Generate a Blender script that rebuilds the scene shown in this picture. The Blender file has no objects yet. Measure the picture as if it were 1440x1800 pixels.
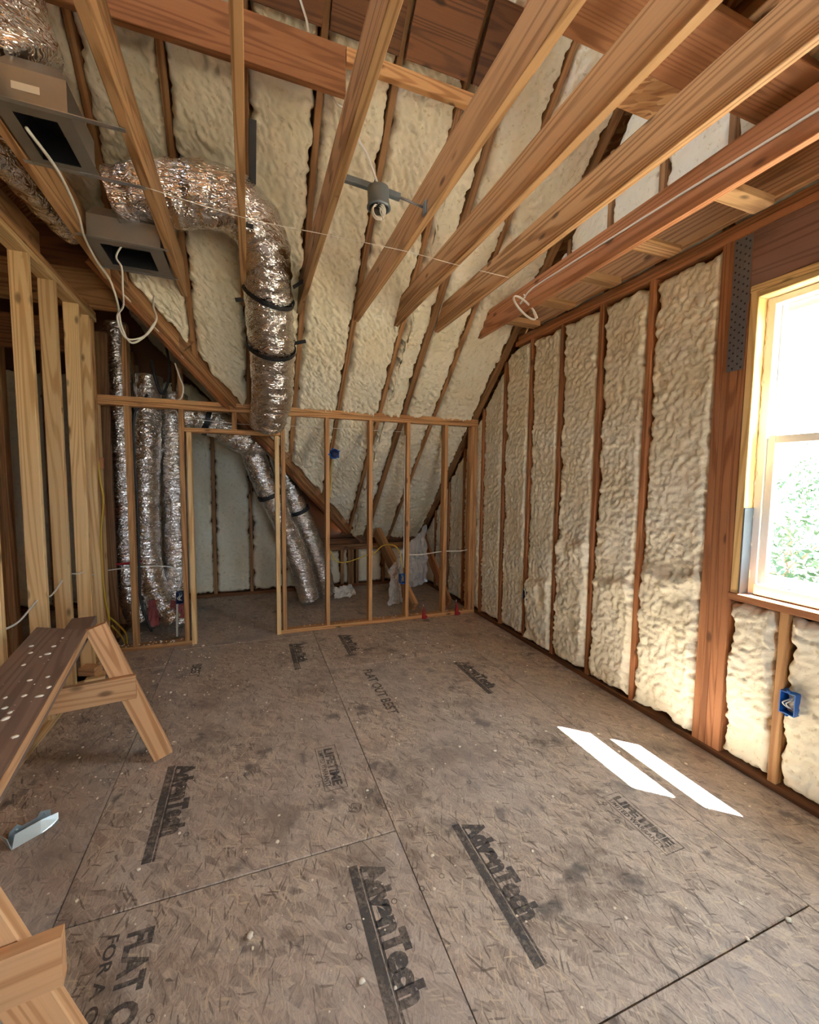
import bpy, math, random
import numpy as np
from mathutils import Vector, Matrix

scene = bpy.context.scene
COL = scene.collection

# ------------------------------------------------------------------ camera
YAW, PITCH, ROLL = .3611, .0776, -.01078
EYE = Vector((0, 0, 1.5))
fwd = Vector((math.sin(YAW)*math.cos(PITCH), math.cos(YAW)*math.cos(PITCH), -math.sin(PITCH)))
rgt = Vector((math.cos(YAW), -math.sin(YAW), 0))
dwn = fwd.cross(rgt)
r2 = rgt*math.cos(ROLL) + dwn*math.sin(ROLL)
d2 = dwn*math.cos(ROLL) - rgt*math.sin(ROLL)
cam_data = bpy.data.cameras.new('camera')
cam_data.sensor_fit = 'VERTICAL'
cam_data.sensor_height = 36
cam_data.lens = 15.0
cam_data.clip_start = .02
cam = bpy.data.objects.new('camera', cam_data)
COL.objects.link(cam)
cam.matrix_world = Matrix(((r2.x, -d2.x, -fwd.x, EYE.x), (r2.y, -d2.y, -fwd.y, EYE.y), (r2.z, -d2.z, -fwd.z, EYE.z), (0, 0, 0, 1)))
scene.camera = cam

# ------------------------------------------------------------------ sky, sun, daylight through the windows
world = bpy.data.worlds.new('sky')
scene.world = world
world.use_nodes = True
wn = world.node_tree.nodes
wn['Background'].inputs[0].default_value = (.74, .87, 1.0, 1)
wn['Background'].inputs[1].default_value = 5.0

sun_data = bpy.data.lights.new('sun', 'SUN')
sun_data.energy = 75
sun_data.angle = math.radians(.6)
sun_data.color = (1, .985, .96)
sun = bpy.data.objects.new('sun', sun_data)
COL.objects.link(sun)
SUN_DIR = Vector((-.325, .30, -1)).normalized()
sun.rotation_euler = SUN_DIR.to_track_quat('-Z', 'Y').to_euler()
sun.location = (6, -6, 16)


def portal(name, loc, direction, sx, sy):
    d = bpy.data.lights.new(name, 'AREA')
    d.shape = 'RECTANGLE'
    d.size, d.size_y = sx, sy
    d.cycles.is_portal = True
    o = bpy.data.objects.new(name, d)
    COL.objects.link(o)
    o.location = loc
    o.rotation_euler = Vector(direction).to_track_quat('-Z', 'Y').to_euler()


portal('daylight_window_right', (2.56, 1.05, 1.7), (-1, 0, 0), .85, 1.65)
portal('daylight_window_rear', (.5, -2.45, 1.55), (0, 1, 0), 1.0, 1.35)

vs = scene.view_settings
scene.display_settings.display_device = 'sRGB'
vs.view_transform = 'Standard'
vs.look = 'None'
vs.gamma = 1
vs.use_curve_mapping = False
vs.exposure = 2.12
cy = scene.cycles
cy.max_bounces = 14
cy.diffuse_bounces = 9
cy.glossy_bounces = 5
cy.transparent_max_bounces = 12
cy.use_denoising = True
cy.sample_clamp_indirect = 12
cy.caustics_reflective = False
cy.caustics_refractive = False

# ------------------------------------------------------------------ materials
def lin(c):
    return tuple(((x/255)/12.92 if x/255 <= .04045 else ((x/255+.055)/1.055)**2.4) for x in c)


class NT:
    def __init__(s, name):
        s.m = bpy.data.materials.new(name)
        s.m.use_nodes = True
        s.t = s.m.node_tree
        s.b = s.t.nodes['Principled BSDF']
        s.out = s.t.nodes['Material Output']

    def n(s, kind, ins=None, **kw):
        nd = s.t.nodes.new(kind)
        for k, v in kw.items():
            setattr(nd, k, v)
        for k, v in (ins or {}).items():
            s.set(nd.inputs[k], v)
        return nd

    def set(s, sock, v):
        if isinstance(v, bpy.types.NodeSocket):
            s.t.links.new(v, sock)
        elif isinstance(v, bpy.types.Node):
            s.t.links.new(v.outputs[0], sock)
        else:
            if isinstance(v, (tuple, list)) and len(v) == 3 and sock.type == 'RGBA':
                v = (*v, 1)
            sock.default_value = v

    def math(s, op, a, b=0., clamp=False):
        nd = s.n('ShaderNodeMath', {0: a, 1: b}, operation=op, use_clamp=clamp)
        return nd.outputs[0]

    def mix(s, f, a, b, blend='MIX'):
        nd = s.n('ShaderNodeMix', data_type='RGBA', blend_type=blend)
        s.set(nd.inputs[0], f)
        s.set(nd.inputs[6], a)
        s.set(nd.inputs[7], b)
        return nd.outputs[2]

    def ramp(s, f, stops):
        nd = s.n('ShaderNodeValToRGB', {0: f})
        els = nd.color_ramp.elements
        while len(els) < len(stops):
            els.new(.5)
        for e, (p, c) in zip(els, stops):
            e.position = p
            e.color = (*c, 1) if len(c) == 3 else c
        return nd.outputs[0]

    def smooth(s, f, lo, hi, a=0., b=1.):
        nd = s.n('ShaderNodeMapRange', {0: f, 1: lo, 2: hi, 3: a, 4: b}, interpolation_type='SMOOTHSTEP')
        return nd.outputs[0]

    def coords(s, scale=(1, 1, 1), rot=(0, 0, 0), src=None):
        if src is None:
            tc = s.n('ShaderNodeTexCoord').outputs['Object']
            oi = s.n('ShaderNodeObjectInfo').outputs['Random']
            off = s.n('ShaderNodeVectorMath', {0: (13.7, 29.3, 7.9), 'Scale': oi}, operation='SCALE')
            src = s.n('ShaderNodeVectorMath', {0: tc, 1: off}, operation='ADD').outputs[0]
        if any(rot):
            src = s.n('ShaderNodeMapping', {'Vector': src, 'Rotation': rot}).outputs[0]
        return s.n('ShaderNodeMapping', {'Vector': src, 'Scale': scale}).outputs[0]

    def noise(s, vec, scale=1, detail=3, rough=.55, dist=0.):
        return s.n('ShaderNodeTexNoise', {'Vector': vec, 'Scale': scale, 'Detail': detail, 'Roughness': rough, 'Distortion': dist}).outputs[0]

    def bump(s, h, strength, dist=.01):
        nd = s.n('ShaderNodeBump', {'Height': h, 'Strength': strength, 'Distance': dist})
        s.t.links.new(nd.outputs[0], s.b.inputs['Normal'])


def wood(name, light, dark, rough=.62, knots=.93, dirt=None, dirt_amount=.5):
    s = NT(name)
    tc = s.n('ShaderNodeTexCoord').outputs['Object']
    oi = s.n('ShaderNodeObjectInfo').outputs['Random']
    off = s.n('ShaderNodeVectorMath', {0: (13.7, 29.3, 7.9), 'Scale': oi}, operation='SCALE')
    base = s.n('ShaderNodeVectorMath', {0: tc, 1: off}, operation='ADD').outputs[0]
    n1 = s.noise(s.coords((.30, 6, 6), src=base), 1, 1.5, .5)
    band = s.math('SINE', s.math('MULTIPLY', n1, 105.))
    band = s.smooth(band, -.2, 1.)
    fine = s.noise(s.coords((2.2, 150, 150), src=base), 1, 4, .65)
    patch = s.noise(s.coords((.8, 4, 4), src=base), 1, 2, .5)
    tone = s.math('ADD', s.math('MULTIPLY', s.math('MULTIPLY', band, patch), .9), s.math('MULTIPLY', fine, .65))
    col = s.mix(s.smooth(tone, .22, 1.0), light, dark)
    # whole-board tint
    t = s.n('ShaderNodeHueSaturation', {'Hue': .5, 'Saturation': 1., 'Value': s.smooth(oi, 0, 1, .84, 1.14), 'Color': col}).outputs[0]
    # knots
    kw = s.n('ShaderNodeVectorMath', {0: base, 1: (0, 0, 0)}, operation='ADD').outputs[0]
    vor = s.n('ShaderNodeTexVoronoi', {'Vector': s.coords((9, 20, 20), src=kw), 'Scale': 1.})
    sel = s.n('ShaderNodeSeparateColor', {0: vor.outputs['Color']}).outputs[0]
    k = s.smooth(vor.outputs['Distance'], .12, .40, 1, 0)
    k = s.math('MULTIPLY', k, s.smooth(sel, knots, knots+.01))
    t = s.mix(s.math('MULTIPLY', k, .8), t, tuple(x*.3 for x in dark))
    if dirt:
        dn = s.noise(s.coords((1.1, 5, 5), src=base), 1, 5, .65)
        t = s.mix(s.math('MULTIPLY', s.smooth(dn, .48, .72), dirt_amount), t, dirt)
    s.set(s.b.inputs['Base Color'], t)
    s.b.inputs['Roughness'].default_value = rough
    s.b.inputs['Specular IOR Level'].default_value = .3
    s.bump(fine, .18, .004)
    return s.m


def plain(name, col, rough=.5, metal=0., spec=.5, noise_amt=0., noise_scale=20., bump=0.):
    s = NT(name)
    if noise_amt or bump:
        n = s.noise(s.coords(), noise_scale, 4, .6)
        s.set(s.b.inputs['Base Color'], s.mix(s.math('MULTIPLY', n, noise_amt), col, tuple(x*.35 for x in col)))
        if bump:
            s.bump(n, bump, .01)
    else:
        s.b.inputs['Base Color'].default_value = (*col, 1)
    s.b.inputs['Roughness'].default_value = rough
    s.b.inputs['Metallic'].default_value = metal
    s.b.inputs['Specular IOR Level'].default_value = spec
    return s.m


M = {}
M['joist'] = wood('pine_joist', lin((182, 142, 98)), lin((134, 96, 58)))
M['rafter'] = wood('rafter_lumber', lin((164, 124, 84)), lin((124, 88, 56)), dirt=lin((96, 58, 32)))
M['stud'] = wood('stud_lumber', lin((198, 152, 102)), lin((162, 114, 70)))
M['pale_stud'] = wood('pale_spruce_stud', lin((226, 194, 142)), lin((198, 158, 104)), knots=.86)
M['post'] = wood('post_lumber', lin((176, 120, 80)), lin((138, 88, 54)), knots=.93, dirt=lin((110, 64, 38)), dirt_amount=.3)
M['beam'] = wood('beam_lumber', lin((150, 102, 66)), lin((120, 78, 48)), knots=.95, dirt=lin((100, 58, 30)))
M['dark'] = wood('dark_old_lumber', lin((120, 78, 46)), lin((84, 52, 30)), dirt=lin((60, 38, 24)))  # dark brown lumber with darker blotches
M['header'] = wood('engineered_header', lin((146, 112, 98)), lin((118, 86, 74)), knots=.99, dirt=lin((96, 66, 54)), dirt_amount=.7)
M['cut'] = wood('fresh_lumber', lin((218, 172, 126)), lin((186, 134, 88)))
M['jamb'] = wood('window_buck_lumber', lin((226, 194, 134)), lin((190, 150, 92)))
M['grey_plank'] = wood('weathered_plank', lin((142, 122, 108)), lin((120, 101, 89)), rough=.75, knots=.96, dirt=lin((104, 88, 77)))

# sprayed foam
s = NT('spray_foam')
c = s.coords()
n = s.noise(c, 34, 5, .6)
big = s.noise(c, 3, 3, .5)
col = s.mix(s.smooth(big, .3, .7), lin((228, 219, 192)), lin((236, 230, 210)))
col = s.mix(s.smooth(n, .42, .3), col, lin((208, 194, 158)))
s.set(s.b.inputs['Base Color'], col)
s.b.inputs['Roughness'].default_value = .75
s.b.inputs['Specular IOR Level'].default_value = .25
s.bump(n, .35, .012)
M['foam'] = s.m

# oriented strand floor panels
s = NT('strand_board')
tc = s.n('ShaderNodeTexCoord').outputs['Object']
oi = s.n('ShaderNodeObjectInfo').outputs['Random']
off = s.n('ShaderNodeVectorMath', {0: (53.7, 29.3, 0), 'Scale': oi}, operation='SCALE')
base = s.n('ShaderNodeVectorMath', {0: tc, 1: off}, operation='ADD').outputs[0]
warp = s.n('ShaderNodeTexNoise', {'Vector': base, 'Scale': 9., 'Detail': 2.}).outputs['Color']
warp = s.n('ShaderNodeVectorMath', {0: warp, 'Scale': .02}, operation='SCALE').outputs[0]
wb = s.n('ShaderNodeVectorMath', {0: base, 1: warp}, operation='ADD').outputs[0]
def cells(sc, ang):
    v = s.n('ShaderNodeTexVoronoi', {'Vector': s.coords(sc, (0, 0, ang), src=wb), 'Scale': 1.}, voronoi_dimensions='2D')
    sep = s.n('ShaderNodeSeparateColor', {0: v.outputs['Color']})
    return sep.outputs
def fibre(angle, sc):
    vr = s.n('ShaderNodeVectorRotate', {'Vector': wb, 'Angle': angle}, rotation_type='Z_AXIS')
    return s.noise(s.coords(sc, src=vr.outputs[0]), 1, 3, .62)
A = cells((15, 34, 1), 1.35)
B = cells((13, 48, 1), .75)
angA = s.smooth(A[0], 0, 1, .75, 2.4)
angB = s.smooth(B[0], 0, 1, 1.0, 2.2)
fA = s.math('ADD', s.math('MULTIPLY', fibre(angA, (14, 150, 1)), 1.0), s.math('MULTIPLY', A[1], .30))
fB = s.math('ADD', s.math('MULTIPLY', fibre(angB, (11, 190, 1)), 1.0), s.math('MULTIPLY', B[1], .30))
mixf = s.n('ShaderNodeMix', data_type='FLOAT')
s.set(mixf.inputs[0], s.smooth(B[2], .52, .56)); s.set(mixf.inputs[2], fA); s.set(mixf.inputs[3], fB)
t2 = mixf.outputs[0]
col = s.ramp(t2, [(.32, lin((122, 107, 96))), (.52, lin((170, 154, 139))), (.70, lin((192, 176, 160))), (.86, lin((208, 194, 177))), (.98, lin((224, 212, 193)))])
for sc, ang, th in (((20, 150, 1), 1.15, .975), ((22, 220, 1), 2.0, .978), ((30, 170, 1), .3, .98), ((24, 260, 1), 1.55, .97)):
    sh_ = cells(sc, ang)
    col = s.mix(s.math('MULTIPLY', s.smooth(sh_[0], th, th+.012), .75), col, lin((216, 200, 172)))
    col = s.mix(s.math('MULTIPLY', s.smooth(sh_[1], th, th+.012), .65), col, lin((84, 70, 60)))
grit = s.noise(base, 95, 6, .78)
col = s.mix(s.math('MULTIPLY', s.smooth(grit, .50, .30), .55), col, lin((84, 71, 62)))
col = s.mix(s.math('MULTIPLY', s.smooth(grit, .58, .74), .5), col, lin((220, 206, 184)))
blot = s.noise(base, 2.6, 6, .68)
col = s.mix(s.math('MULTIPLY', s.smooth(blot, .49, .70), .60), col, lin((104, 90, 80)))
soot = s.noise(s.coords((1, 1, 1), (0, 0, 0), src=base), 5.5, 4, .6)
col = s.mix(s.math('MULTIPLY', s.smooth(soot, .58, .70), .70), col, lin((74, 71, 70)))
dust = s.noise(base, 1.1, 3, .5)
col = s.mix(s.math('MULTIPLY', s.smooth(dust, .4, .65), .35), col, lin((176, 168, 162)))
s.set(s.b.inputs['Base Color'], col)
s.set(s.b.inputs['Roughness'], s.smooth(t2, .3, .9, .40, .58))
s.b.inputs['Specular IOR Level'].default_value = .5
s.bump(t2, .3, .004)
M['osb'] = s.m

s = NT('roof_deck_board')
c = s.coords()
v = s.n('ShaderNodeTexVoronoi', {'Vector': s.coords((14, 60, 20), (0, 0, .5)), 'Scale': 1.})
sep = s.n('ShaderNodeSeparateColor', {0: v.outputs['Color']})
s.set(s.b.inputs['Base Color'], s.ramp(sep.outputs[0], [(0, lin((150, 104, 64))), (.6, lin((186, 140, 92))), (1, lin((214, 172, 122)))]))
s.b.inputs['Roughness'].default_value = .8
M['deck'] = s.m

# stencil ink, worn through to the board
s = NT('stencil_ink')
s.b.inputs['Base Color'].default_value = (*lin((92, 88, 85)), 1)
s.b.inputs['Roughness'].default_value = .6
tr = s.n('ShaderNodeBsdfTransparent')
mx = s.n('ShaderNodeMixShader')
wear = s.noise(s.coords((1, 1, 1)), 55, 5, .75)
wear2 = s.noise(s.coords((1, 1, 1)), 7, 3, .6)
w = s.math('ADD', s.math('MULTIPLY', wear, .8), s.math('MULTIPLY', wear2, .6))
s.set(mx.inputs[0], s.smooth(w, .50, .95, .90, .28))
s.set(mx.inputs[1], tr)
s.set(mx.inputs[2], s.b.outputs[0])
s.t.links.new(mx.outputs[0], s.out.inputs[0])
M['ink'] = s.m

# duct foil
s = NT('duct_foil')
c = s.coords()
n1 = s.noise(s.coords((13, 13, 34)), 1, 2, .5, 1.6)
n2 = s.noise(c, 7, 2, .5)
h = s.math('ADD', s.math('ABSOLUTE', s.math('SUBTRACT', n1, .5)), s.math('MULTIPLY', n2, .5))
s.b.inputs['Base Color'].default_value = (.80, .78, .76, 1)
s.b.inputs['Metallic'].default_value = 1.
s.b.inputs['Roughness'].default_value = .09
s.bump(h, .75, .03)
M['foil'] = s.m

s = NT('clear_plastic')
s.b.inputs['Base Color'].default_value = (.75, .74, .72, 1)
s.b.inputs['Roughness'].default_value = .25
tr = s.n('ShaderNodeBsdfTransparent')
mx = s.n('ShaderNodeMixShader', {0: .42})
s.set(mx.inputs[1], tr); s.set(mx.inputs[2], s.b.outputs[0])
s.t.links.new(mx.outputs[0], s.out.inputs[0])
M['plastic'] = s.m

s = NT('window_glass')
tr = s.n('ShaderNodeBsdfTransparent', {0: (.97, .985, .98, 1)})
gl = s.n('ShaderNodeBsdfGlossy', {'Roughness': .02})
mx = s.n('ShaderNodeMixShader', {0: .05})
s.set(mx.inputs[1], tr.outputs[0]); s.set(mx.inputs[2], gl.outputs[0])
s.t.links.new(mx.outputs[0], s.out.inputs[0])
M['glass'] = s.m

M['vinyl'] = plain('white_vinyl', lin((236, 236, 232)), .35)
M['galv'] = plain('galvanized_steel', (.42, .42, .43), .42, .85, noise_amt=.35, noise_scale=30)
M['plate'] = plain('dull_tie_plate', lin((120, 118, 122)), .5, .35, noise_amt=.4, noise_scale=25)
M['boot'] = plain('boot_sheet_metal', (.30, .285, .26), .45, .7, noise_amt=.4, noise_scale=9)
M['black_in'] = plain('black_lining', (.008, .009, .012), .35)
M['black'] = plain('black_strap', (.012, .012, .013), .5)
M['white_wire'] = plain('white_cable_jacket', lin((226, 222, 212)), .45)
M['yellow_wire'] = plain('yellow_cable_jacket', lin((196, 164, 40)), .45)
M['grey_box'] = plain('grey_steel_box', lin((112, 122, 128)), .4, .3)
M['blue'] = plain('blue_box_plastic', lin((26, 96, 176)), .45)
M['navy'] = plain('dark_blue_box_plastic', lin((26, 40, 78)), .45)
M['red'] = plain('red_paint', lin((168, 36, 46)), .5)
M['pink'] = plain('faded_red_wrapping', lin((150, 78, 76)), .6)
M['copper'] = plain('copper_wire', (.7, .35, .15), .3, 1.)
M['flash'] = plain('grey_flashing_wrap', lin((78, 88, 94)), .35)
M['paper'] = plain('white_paper', lin((222, 220, 214)), .8)
M['bracket'] = plain('zinc_bracket_sheet', lin((206, 224, 232)), .28, .6)
M['crumb'] = plain('foam_crumb_white', lin((238, 230, 212)), .8)
M['sheath'] = plain('outer_sheathing', lin((120, 84, 60)), .9, noise_amt=.5, noise_scale=4)
M['ground'] = plain('outdoor_ground', lin((128, 120, 104)), .95, noise_amt=.4, noise_scale=.8)
M['leaf'] = plain('tree_leaf', lin((26, 60, 30)), .6, noise_amt=.6, noise_scale=1.2)
M['bark'] = plain('tree_bark', lin((104, 84, 66)), .9, noise_amt=.5, noise_scale=8, bump=.4)
M['label'] = plain('white_sticker', lin((214, 208, 198)), .6)

# ------------------------------------------------------------------ builders
def link(name, mesh, parent=None, mat=None, matrix=None):
    o = bpy.data.objects.new(name, mesh)
    COL.objects.link(o)
    if parent is not None:
        o.parent = parent
    if matrix is not None:
        base = parent_world(parent).inverted() @ matrix if parent is not None else matrix
        o.matrix_basis = base
    elif parent is not None:
        o.matrix_basis = parent_world(parent).inverted()
    if mat is not None and mesh is not None and not mesh.materials:
        mesh.materials.append(mat)
    return o


def parent_world(p):
    m = Matrix.Identity(4)
    while p is not None:
        m = p.matrix_basis @ m
        p = p.parent
    return m


def tag(o, label, cat, group=None):
    o['label'] = label
    o['category'] = cat
    if group:
        o['group'] = group
    return o


def thing(name, loc, label, cat, group=None):
    o = bpy.data.objects.new(name, None)
    o.empty_display_size = .05
    COL.objects.link(o)
    o.matrix_basis = Matrix.Translation(loc)
    return tag(o, label, cat, group)


def struct(name, label=None):
    o = bpy.data.objects.new(name, None)
    COL.objects.link(o)
    o['kind'] = 'structure'
    if label:
        o['label'] = label
    return o


def mesh_from(name, verts, faces, mat=None, smooth=False):
    me = bpy.data.meshes.new(name)
    me.from_pydata([tuple(v) for v in verts], [], faces)
    if smooth:
        for p in me.polygons:
            p.use_smooth = True
    if mat:
        me.materials.append(mat)
    me.update()
    return me


_lum = {}


def lumber_mesh(L, w, h, mat, ch=.003):
    key = (round(L, 3), round(w, 3), round(h, 3), mat.name)
    if key in _lum:
        return _lum[key]
    a, b = w/2, h/2
    c = min(ch, w*.2, h*.2)
    ring = [(-a+c, -b), (a-c, -b), (a, -b+c), (a, b-c), (a-c, b), (-a+c, b), (-a, b-c), (-a, -b+c)]
    vs_ = [(-L/2, y, z) for y, z in ring] + [(L/2, y, z) for y, z in ring]
    fs = [(i, (i+1) % 8, 8+(i+1) % 8, 8+i) for i in range(8)]
    fs = [tuple(reversed(f)) for f in fs]
    fs += [tuple(range(8)), tuple(range(15, 7, -1))]
    me = mesh_from('lumber', vs_, fs, mat)
    import bmesh as bm_
    b_ = bm_.new(); b_.from_mesh(me); bm_.ops.recalc_face_normals(b_, faces=b_.faces); b_.to_mesh(me); b_.free()
    _lum[key] = me
    return me


def bar(name, p0, p1, w, h, mat, parent=None, up=(0, 0, 1)):
    """A stick of lumber from p0 to p1; h is measured towards up, w across."""
    p0, p1 = Vector(p0), Vector(p1)
    x = (p1-p0).normalized()
    z = Vector(up)
    z = (z - x*z.dot(x)).normalized()
    y = z.cross(x)
    mid = (p0+p1)/2
    mt = Matrix(((x.x, y.x, z.x, mid.x), (x.y, y.y, z.y, mid.y), (x.z, y.z, z.z, mid.z), (0, 0, 0, 1)))
    return link(name, lumber_mesh((p1-p0).length, w, h, mat), parent, None, mt)


def box(name, x0, x1, y0, y1, z0, z1, mat, parent=None, axis=None):
    d = {'x': x1-x0, 'y': y1-y0, 'z': z1-z0}
    axis = axis or max(d, key=d.get)
    cx, cy_, cz = (x0+x1)/2, (y0+y1)/2, (z0+z1)/2
    if axis == 'x':
        return bar(name, (x0, cy_, cz), (x1, cy_, cz), d['y'], d['z'], mat, parent)
    if axis == 'y':
        return bar(name, (cx, y0, cz), (cx, y1, cz), d['x'], d['z'], mat, parent)
    return bar(name, (cx, cy_, z0), (cx, cy_, z1), d['x'], d['y'], mat, parent, up=(0, 1, 0))


def catmull(pts, n=10):
    P = [Vector(p) for p in pts]
    P = [P[0]*2-P[1]] + P + [P[-1]*2-P[-2]]
    out = []
    for i in range(1, len(P)-2):
        a, b, c_, d = P[i-1:i+3]
        for k in range(n):
            t = k/n
            out.append(.5*((2*b)+(c_-a)*t+(2*a-5*b+4*c_-d)*t*t+(3*b-a-3*c_+d)*t**3))
    out.append(P[-2])
    return out


def frames(path):
    ts = [(path[min(i+1, len(path)-1)]-path[max(i-1, 0)]).normalized() for i in range(len(path))]
    u = ts[0].orthogonal().normalized()
    fr = []
    for t in ts:
        u = (u-t*u.dot(t)).normalized()
        fr.append((u, t.cross(u)))
    return fr


def tube_geo(pts, r, seg=8, n=8, radii=None, wob=None, cap=True):
    path = catmull(pts, n) if len(pts) > 2 else [Vector(p) for p in pts]
    fr = frames(path)
    vs_, fs = [], []
    L = 0
    for i, (p, (u, v)) in enumerate(zip(path, fr)):
        if i:
            L += (p-path[i-1]).length
        rr = r if radii is None else float(np.interp(i/(len(path)-1), np.linspace(0, 1, len(radii)), radii))
        for k in range(seg):
            a = 2*math.pi*k/seg
            q = rr*(1+wob(L, a)) if wob else rr
            vs_.append(p+(u*math.cos(a)+v*math.sin(a))*q)
    for i in range(len(path)-1):
        for k in range(seg):
            fs.append((i*seg+k, i*seg+(k+1) % seg, (i+1)*seg+(k+1) % seg, (i+1)*seg+k))
    if cap:
        fs.append(tuple(range(seg-1, -1, -1)))
        fs.append(tuple((len(path)-1)*seg+k for k in range(seg)))
    return vs_, fs


def tube(name, pts, r, mat, parent=None, seg=8, n=8, **kw):
    v, f = tube_geo(pts, r, seg, n, **kw)
    if parent is None:
        base = Vector(pts[0])
        me = mesh_from(name, [x-base for x in v], f, mat, True)
        return link(name, me, None, None, Matrix.Translation(base))
    return link(name, mesh_from(name, v, f, mat, True), parent)


# numpy gradient noise
_rng = np.random.default_rng(11)
_perm = _rng.permutation(512)
_ga = _rng.uniform(0, 2*np.pi, 512)


def pnoise(x, y, seed=0):
    xi, yi = np.floor(x).astype(int), np.floor(y).astype(int)
    xf, yf = x-xi, y-yi
    sx = xf**3*(xf*(xf*6-15)+10)
    sy = yf**3*(yf*(yf*6-15)+10)

    def g(ix, iy):
        h = _perm[(_perm[(ix+seed*57) % 512]+iy) % 512]
        a = _ga[h]
        return np.cos(a)*(x-ix)+np.sin(a)*(y-iy)
    n00, n10, n01, n11 = g(xi, yi), g(xi+1, yi), g(xi, yi+1), g(xi+1, yi+1)
    return (n00*(1-sx)+n10*sx)*(1-sy)+(n01*(1-sx)+n11*sx)*sy


_foam_i = [0]


def foam(name, parent, O, U, V, N, u0, u1, v0, v1, amp=.0185, depth=.010, res=.0105, stretch=1., lap=.006, lift=None):
    """One bay of sprayed foam: a lumpy sheet between two framing members. v0/v1 may be functions of u."""
    _foam_i[0] += 1
    sd = _foam_i[0] % 8
    O, U, V, N = (np.array(a, float) for a in (O, U, V, N))
    V = V/np.linalg.norm(V)
    N = N/np.linalg.norm(N)
    f0 = v0 if callable(v0) else (lambda u: v0+0*u)
    f1 = v1 if callable(v1) else (lambda u: v1+0*u)
    Ls = max(float(np.max(f1(np.array([u0, u1]))-f0(np.array([u0, u1])))), .08)
    nu = max(8, int((u1-u0)/res))
    nv = max(8, int(Ls/res))
    off = _foam_i[0]*7.31
    s_ = np.linspace(0, 1, nu)[:, None]
    t_ = np.linspace(0, 1, nv)[None, :]
    uu = u0+(u1-u0)*s_+0*t_
    va, vb = f0(uu), f1(uu)
    vb = np.maximum(vb, va+.02)
    vv = va+(vb-va)*t_
    jag = lambda v, q: np.maximum(pnoise(v*9+q, 0*v+off, sd)*.040+pnoise(v*31+q, 0*v+off+9, sd)*.022, -lap)
    eL, eR = jag(vv, off), jag(vv, off+50)
    uu = uu+eL*(1-s_)-eR*s_
    vv = vv+jag(uu, off+20)*(1-t_)-jag(uu, off+70)*t_
    wx = pnoise(uu*9+off, vv*9, sd)*.022
    wy = pnoise(uu*9, vv*9+off, sd)*.022
    a, b = uu+wx, (vv+wy)/stretch
    h = np.abs(pnoise(a*18+off, b*18, sd))**.65*amp*1.25+np.abs(pnoise(a*36, b*36+off, sd))**.7*amp*1.05+np.abs(pnoise(a*58+off, b*58, sd))**.8*amp*.4
    h += pnoise(uu*3.1+off, vv*2.3, sd)*.016
    h += np.clip(pnoise(vv*1.7+off, uu*.7+off, sd), -.2, .3)*.02
    if lift is not None:
        zz = lift+pnoise(uu*5, uu*0+off, sd)*.10
        h += .022*np.clip((zz-vv)/.02, 0, 1)**.5+.012*np.exp(-((zz-.06-vv)/.05)**2)
    smoothp = np.clip(pnoise(uu*5+off*2, vv*4, sd)*4-.6, 0, 1)
    h = h*(1-.5*smoothp)+.5*smoothp*amp*.3
    d = np.minimum(np.minimum(s_, 1-s_)*(u1-u0)+0*t_, np.minimum(t_, 1-t_)*(vb-va))
    roll = np.clip(d/.032, 0, 1)**.45
    h = -.05+(h+.05-depth)*roll
    P = O+uu[..., None]*U+vv[..., None]*V+h[..., None]*N
    vs_ = P.reshape(-1, 3)
    idx = np.arange(nu*nv).reshape(nu, nv)
    q = np.stack([idx[:-1, :-1], idx[1:, :-1], idx[1:, 1:], idx[:-1, 1:]], -1).reshape(-1, 4)
    if np.dot(np.cross(U, V), N) < 0:
        q = q[:, ::-1]
    me = bpy.data.meshes.new('foam')
    me.vertices.add(len(vs_))
    me.vertices.foreach_set('co', vs_.astype(np.float32).ravel())
    me.loops.add(q.size)
    me.loops.foreach_set('vertex_index', q.astype(np.int32).ravel())
    me.polygons.add(len(q))
    me.polygons.foreach_set('loop_start', np.arange(0, q.size, 4, dtype=np.int32))
    me.polygons.foreach_set('use_smooth', np.ones(len(q), bool))
    me.update(calc_edges=True)
    me.materials.append(M['foam'])
    return link(name, me, parent)


def slab(name, pts, thick, direction, mat, parent=None):
    """A flat board with the outline pts, thickened along direction."""
    d = Vector(direction).normalized()*thick
    n = len(pts)
    vs_ = [Vector(p) for p in pts]+[Vector(p)+d for p in pts]
    fs = [tuple(range(n)), tuple(range(2*n-1, n-1, -1))]+[(i, n+i, n+(i+1) % n, (i+1) % n) for i in range(n)]
    me = mesh_from(name, vs_, fs, mat)
    import bmesh as bm_
    b_ = bm_.new(); b_.from_mesh(me); bm_.ops.recalc_face_normals(b_, faces=b_.faces); b_.to_mesh(me); b_.free()
    return link(name, me, parent)


SL = .965                                    # main roof: z = 6.17 - .965 y on the underside of the rafters
roof_z = lambda y: 6.17-SL*y
RN = math.hypot(1, SL)
EAVE_Y = 5.75
RIDGE_Y = .3
val_y = lambda x: 3.45+(x+.8)*1.0238         # the valley between the main roof and the side gable
WX = 2.37                                    # inner face of the right wall
KY = 4.16                                    # face of the partition

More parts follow.
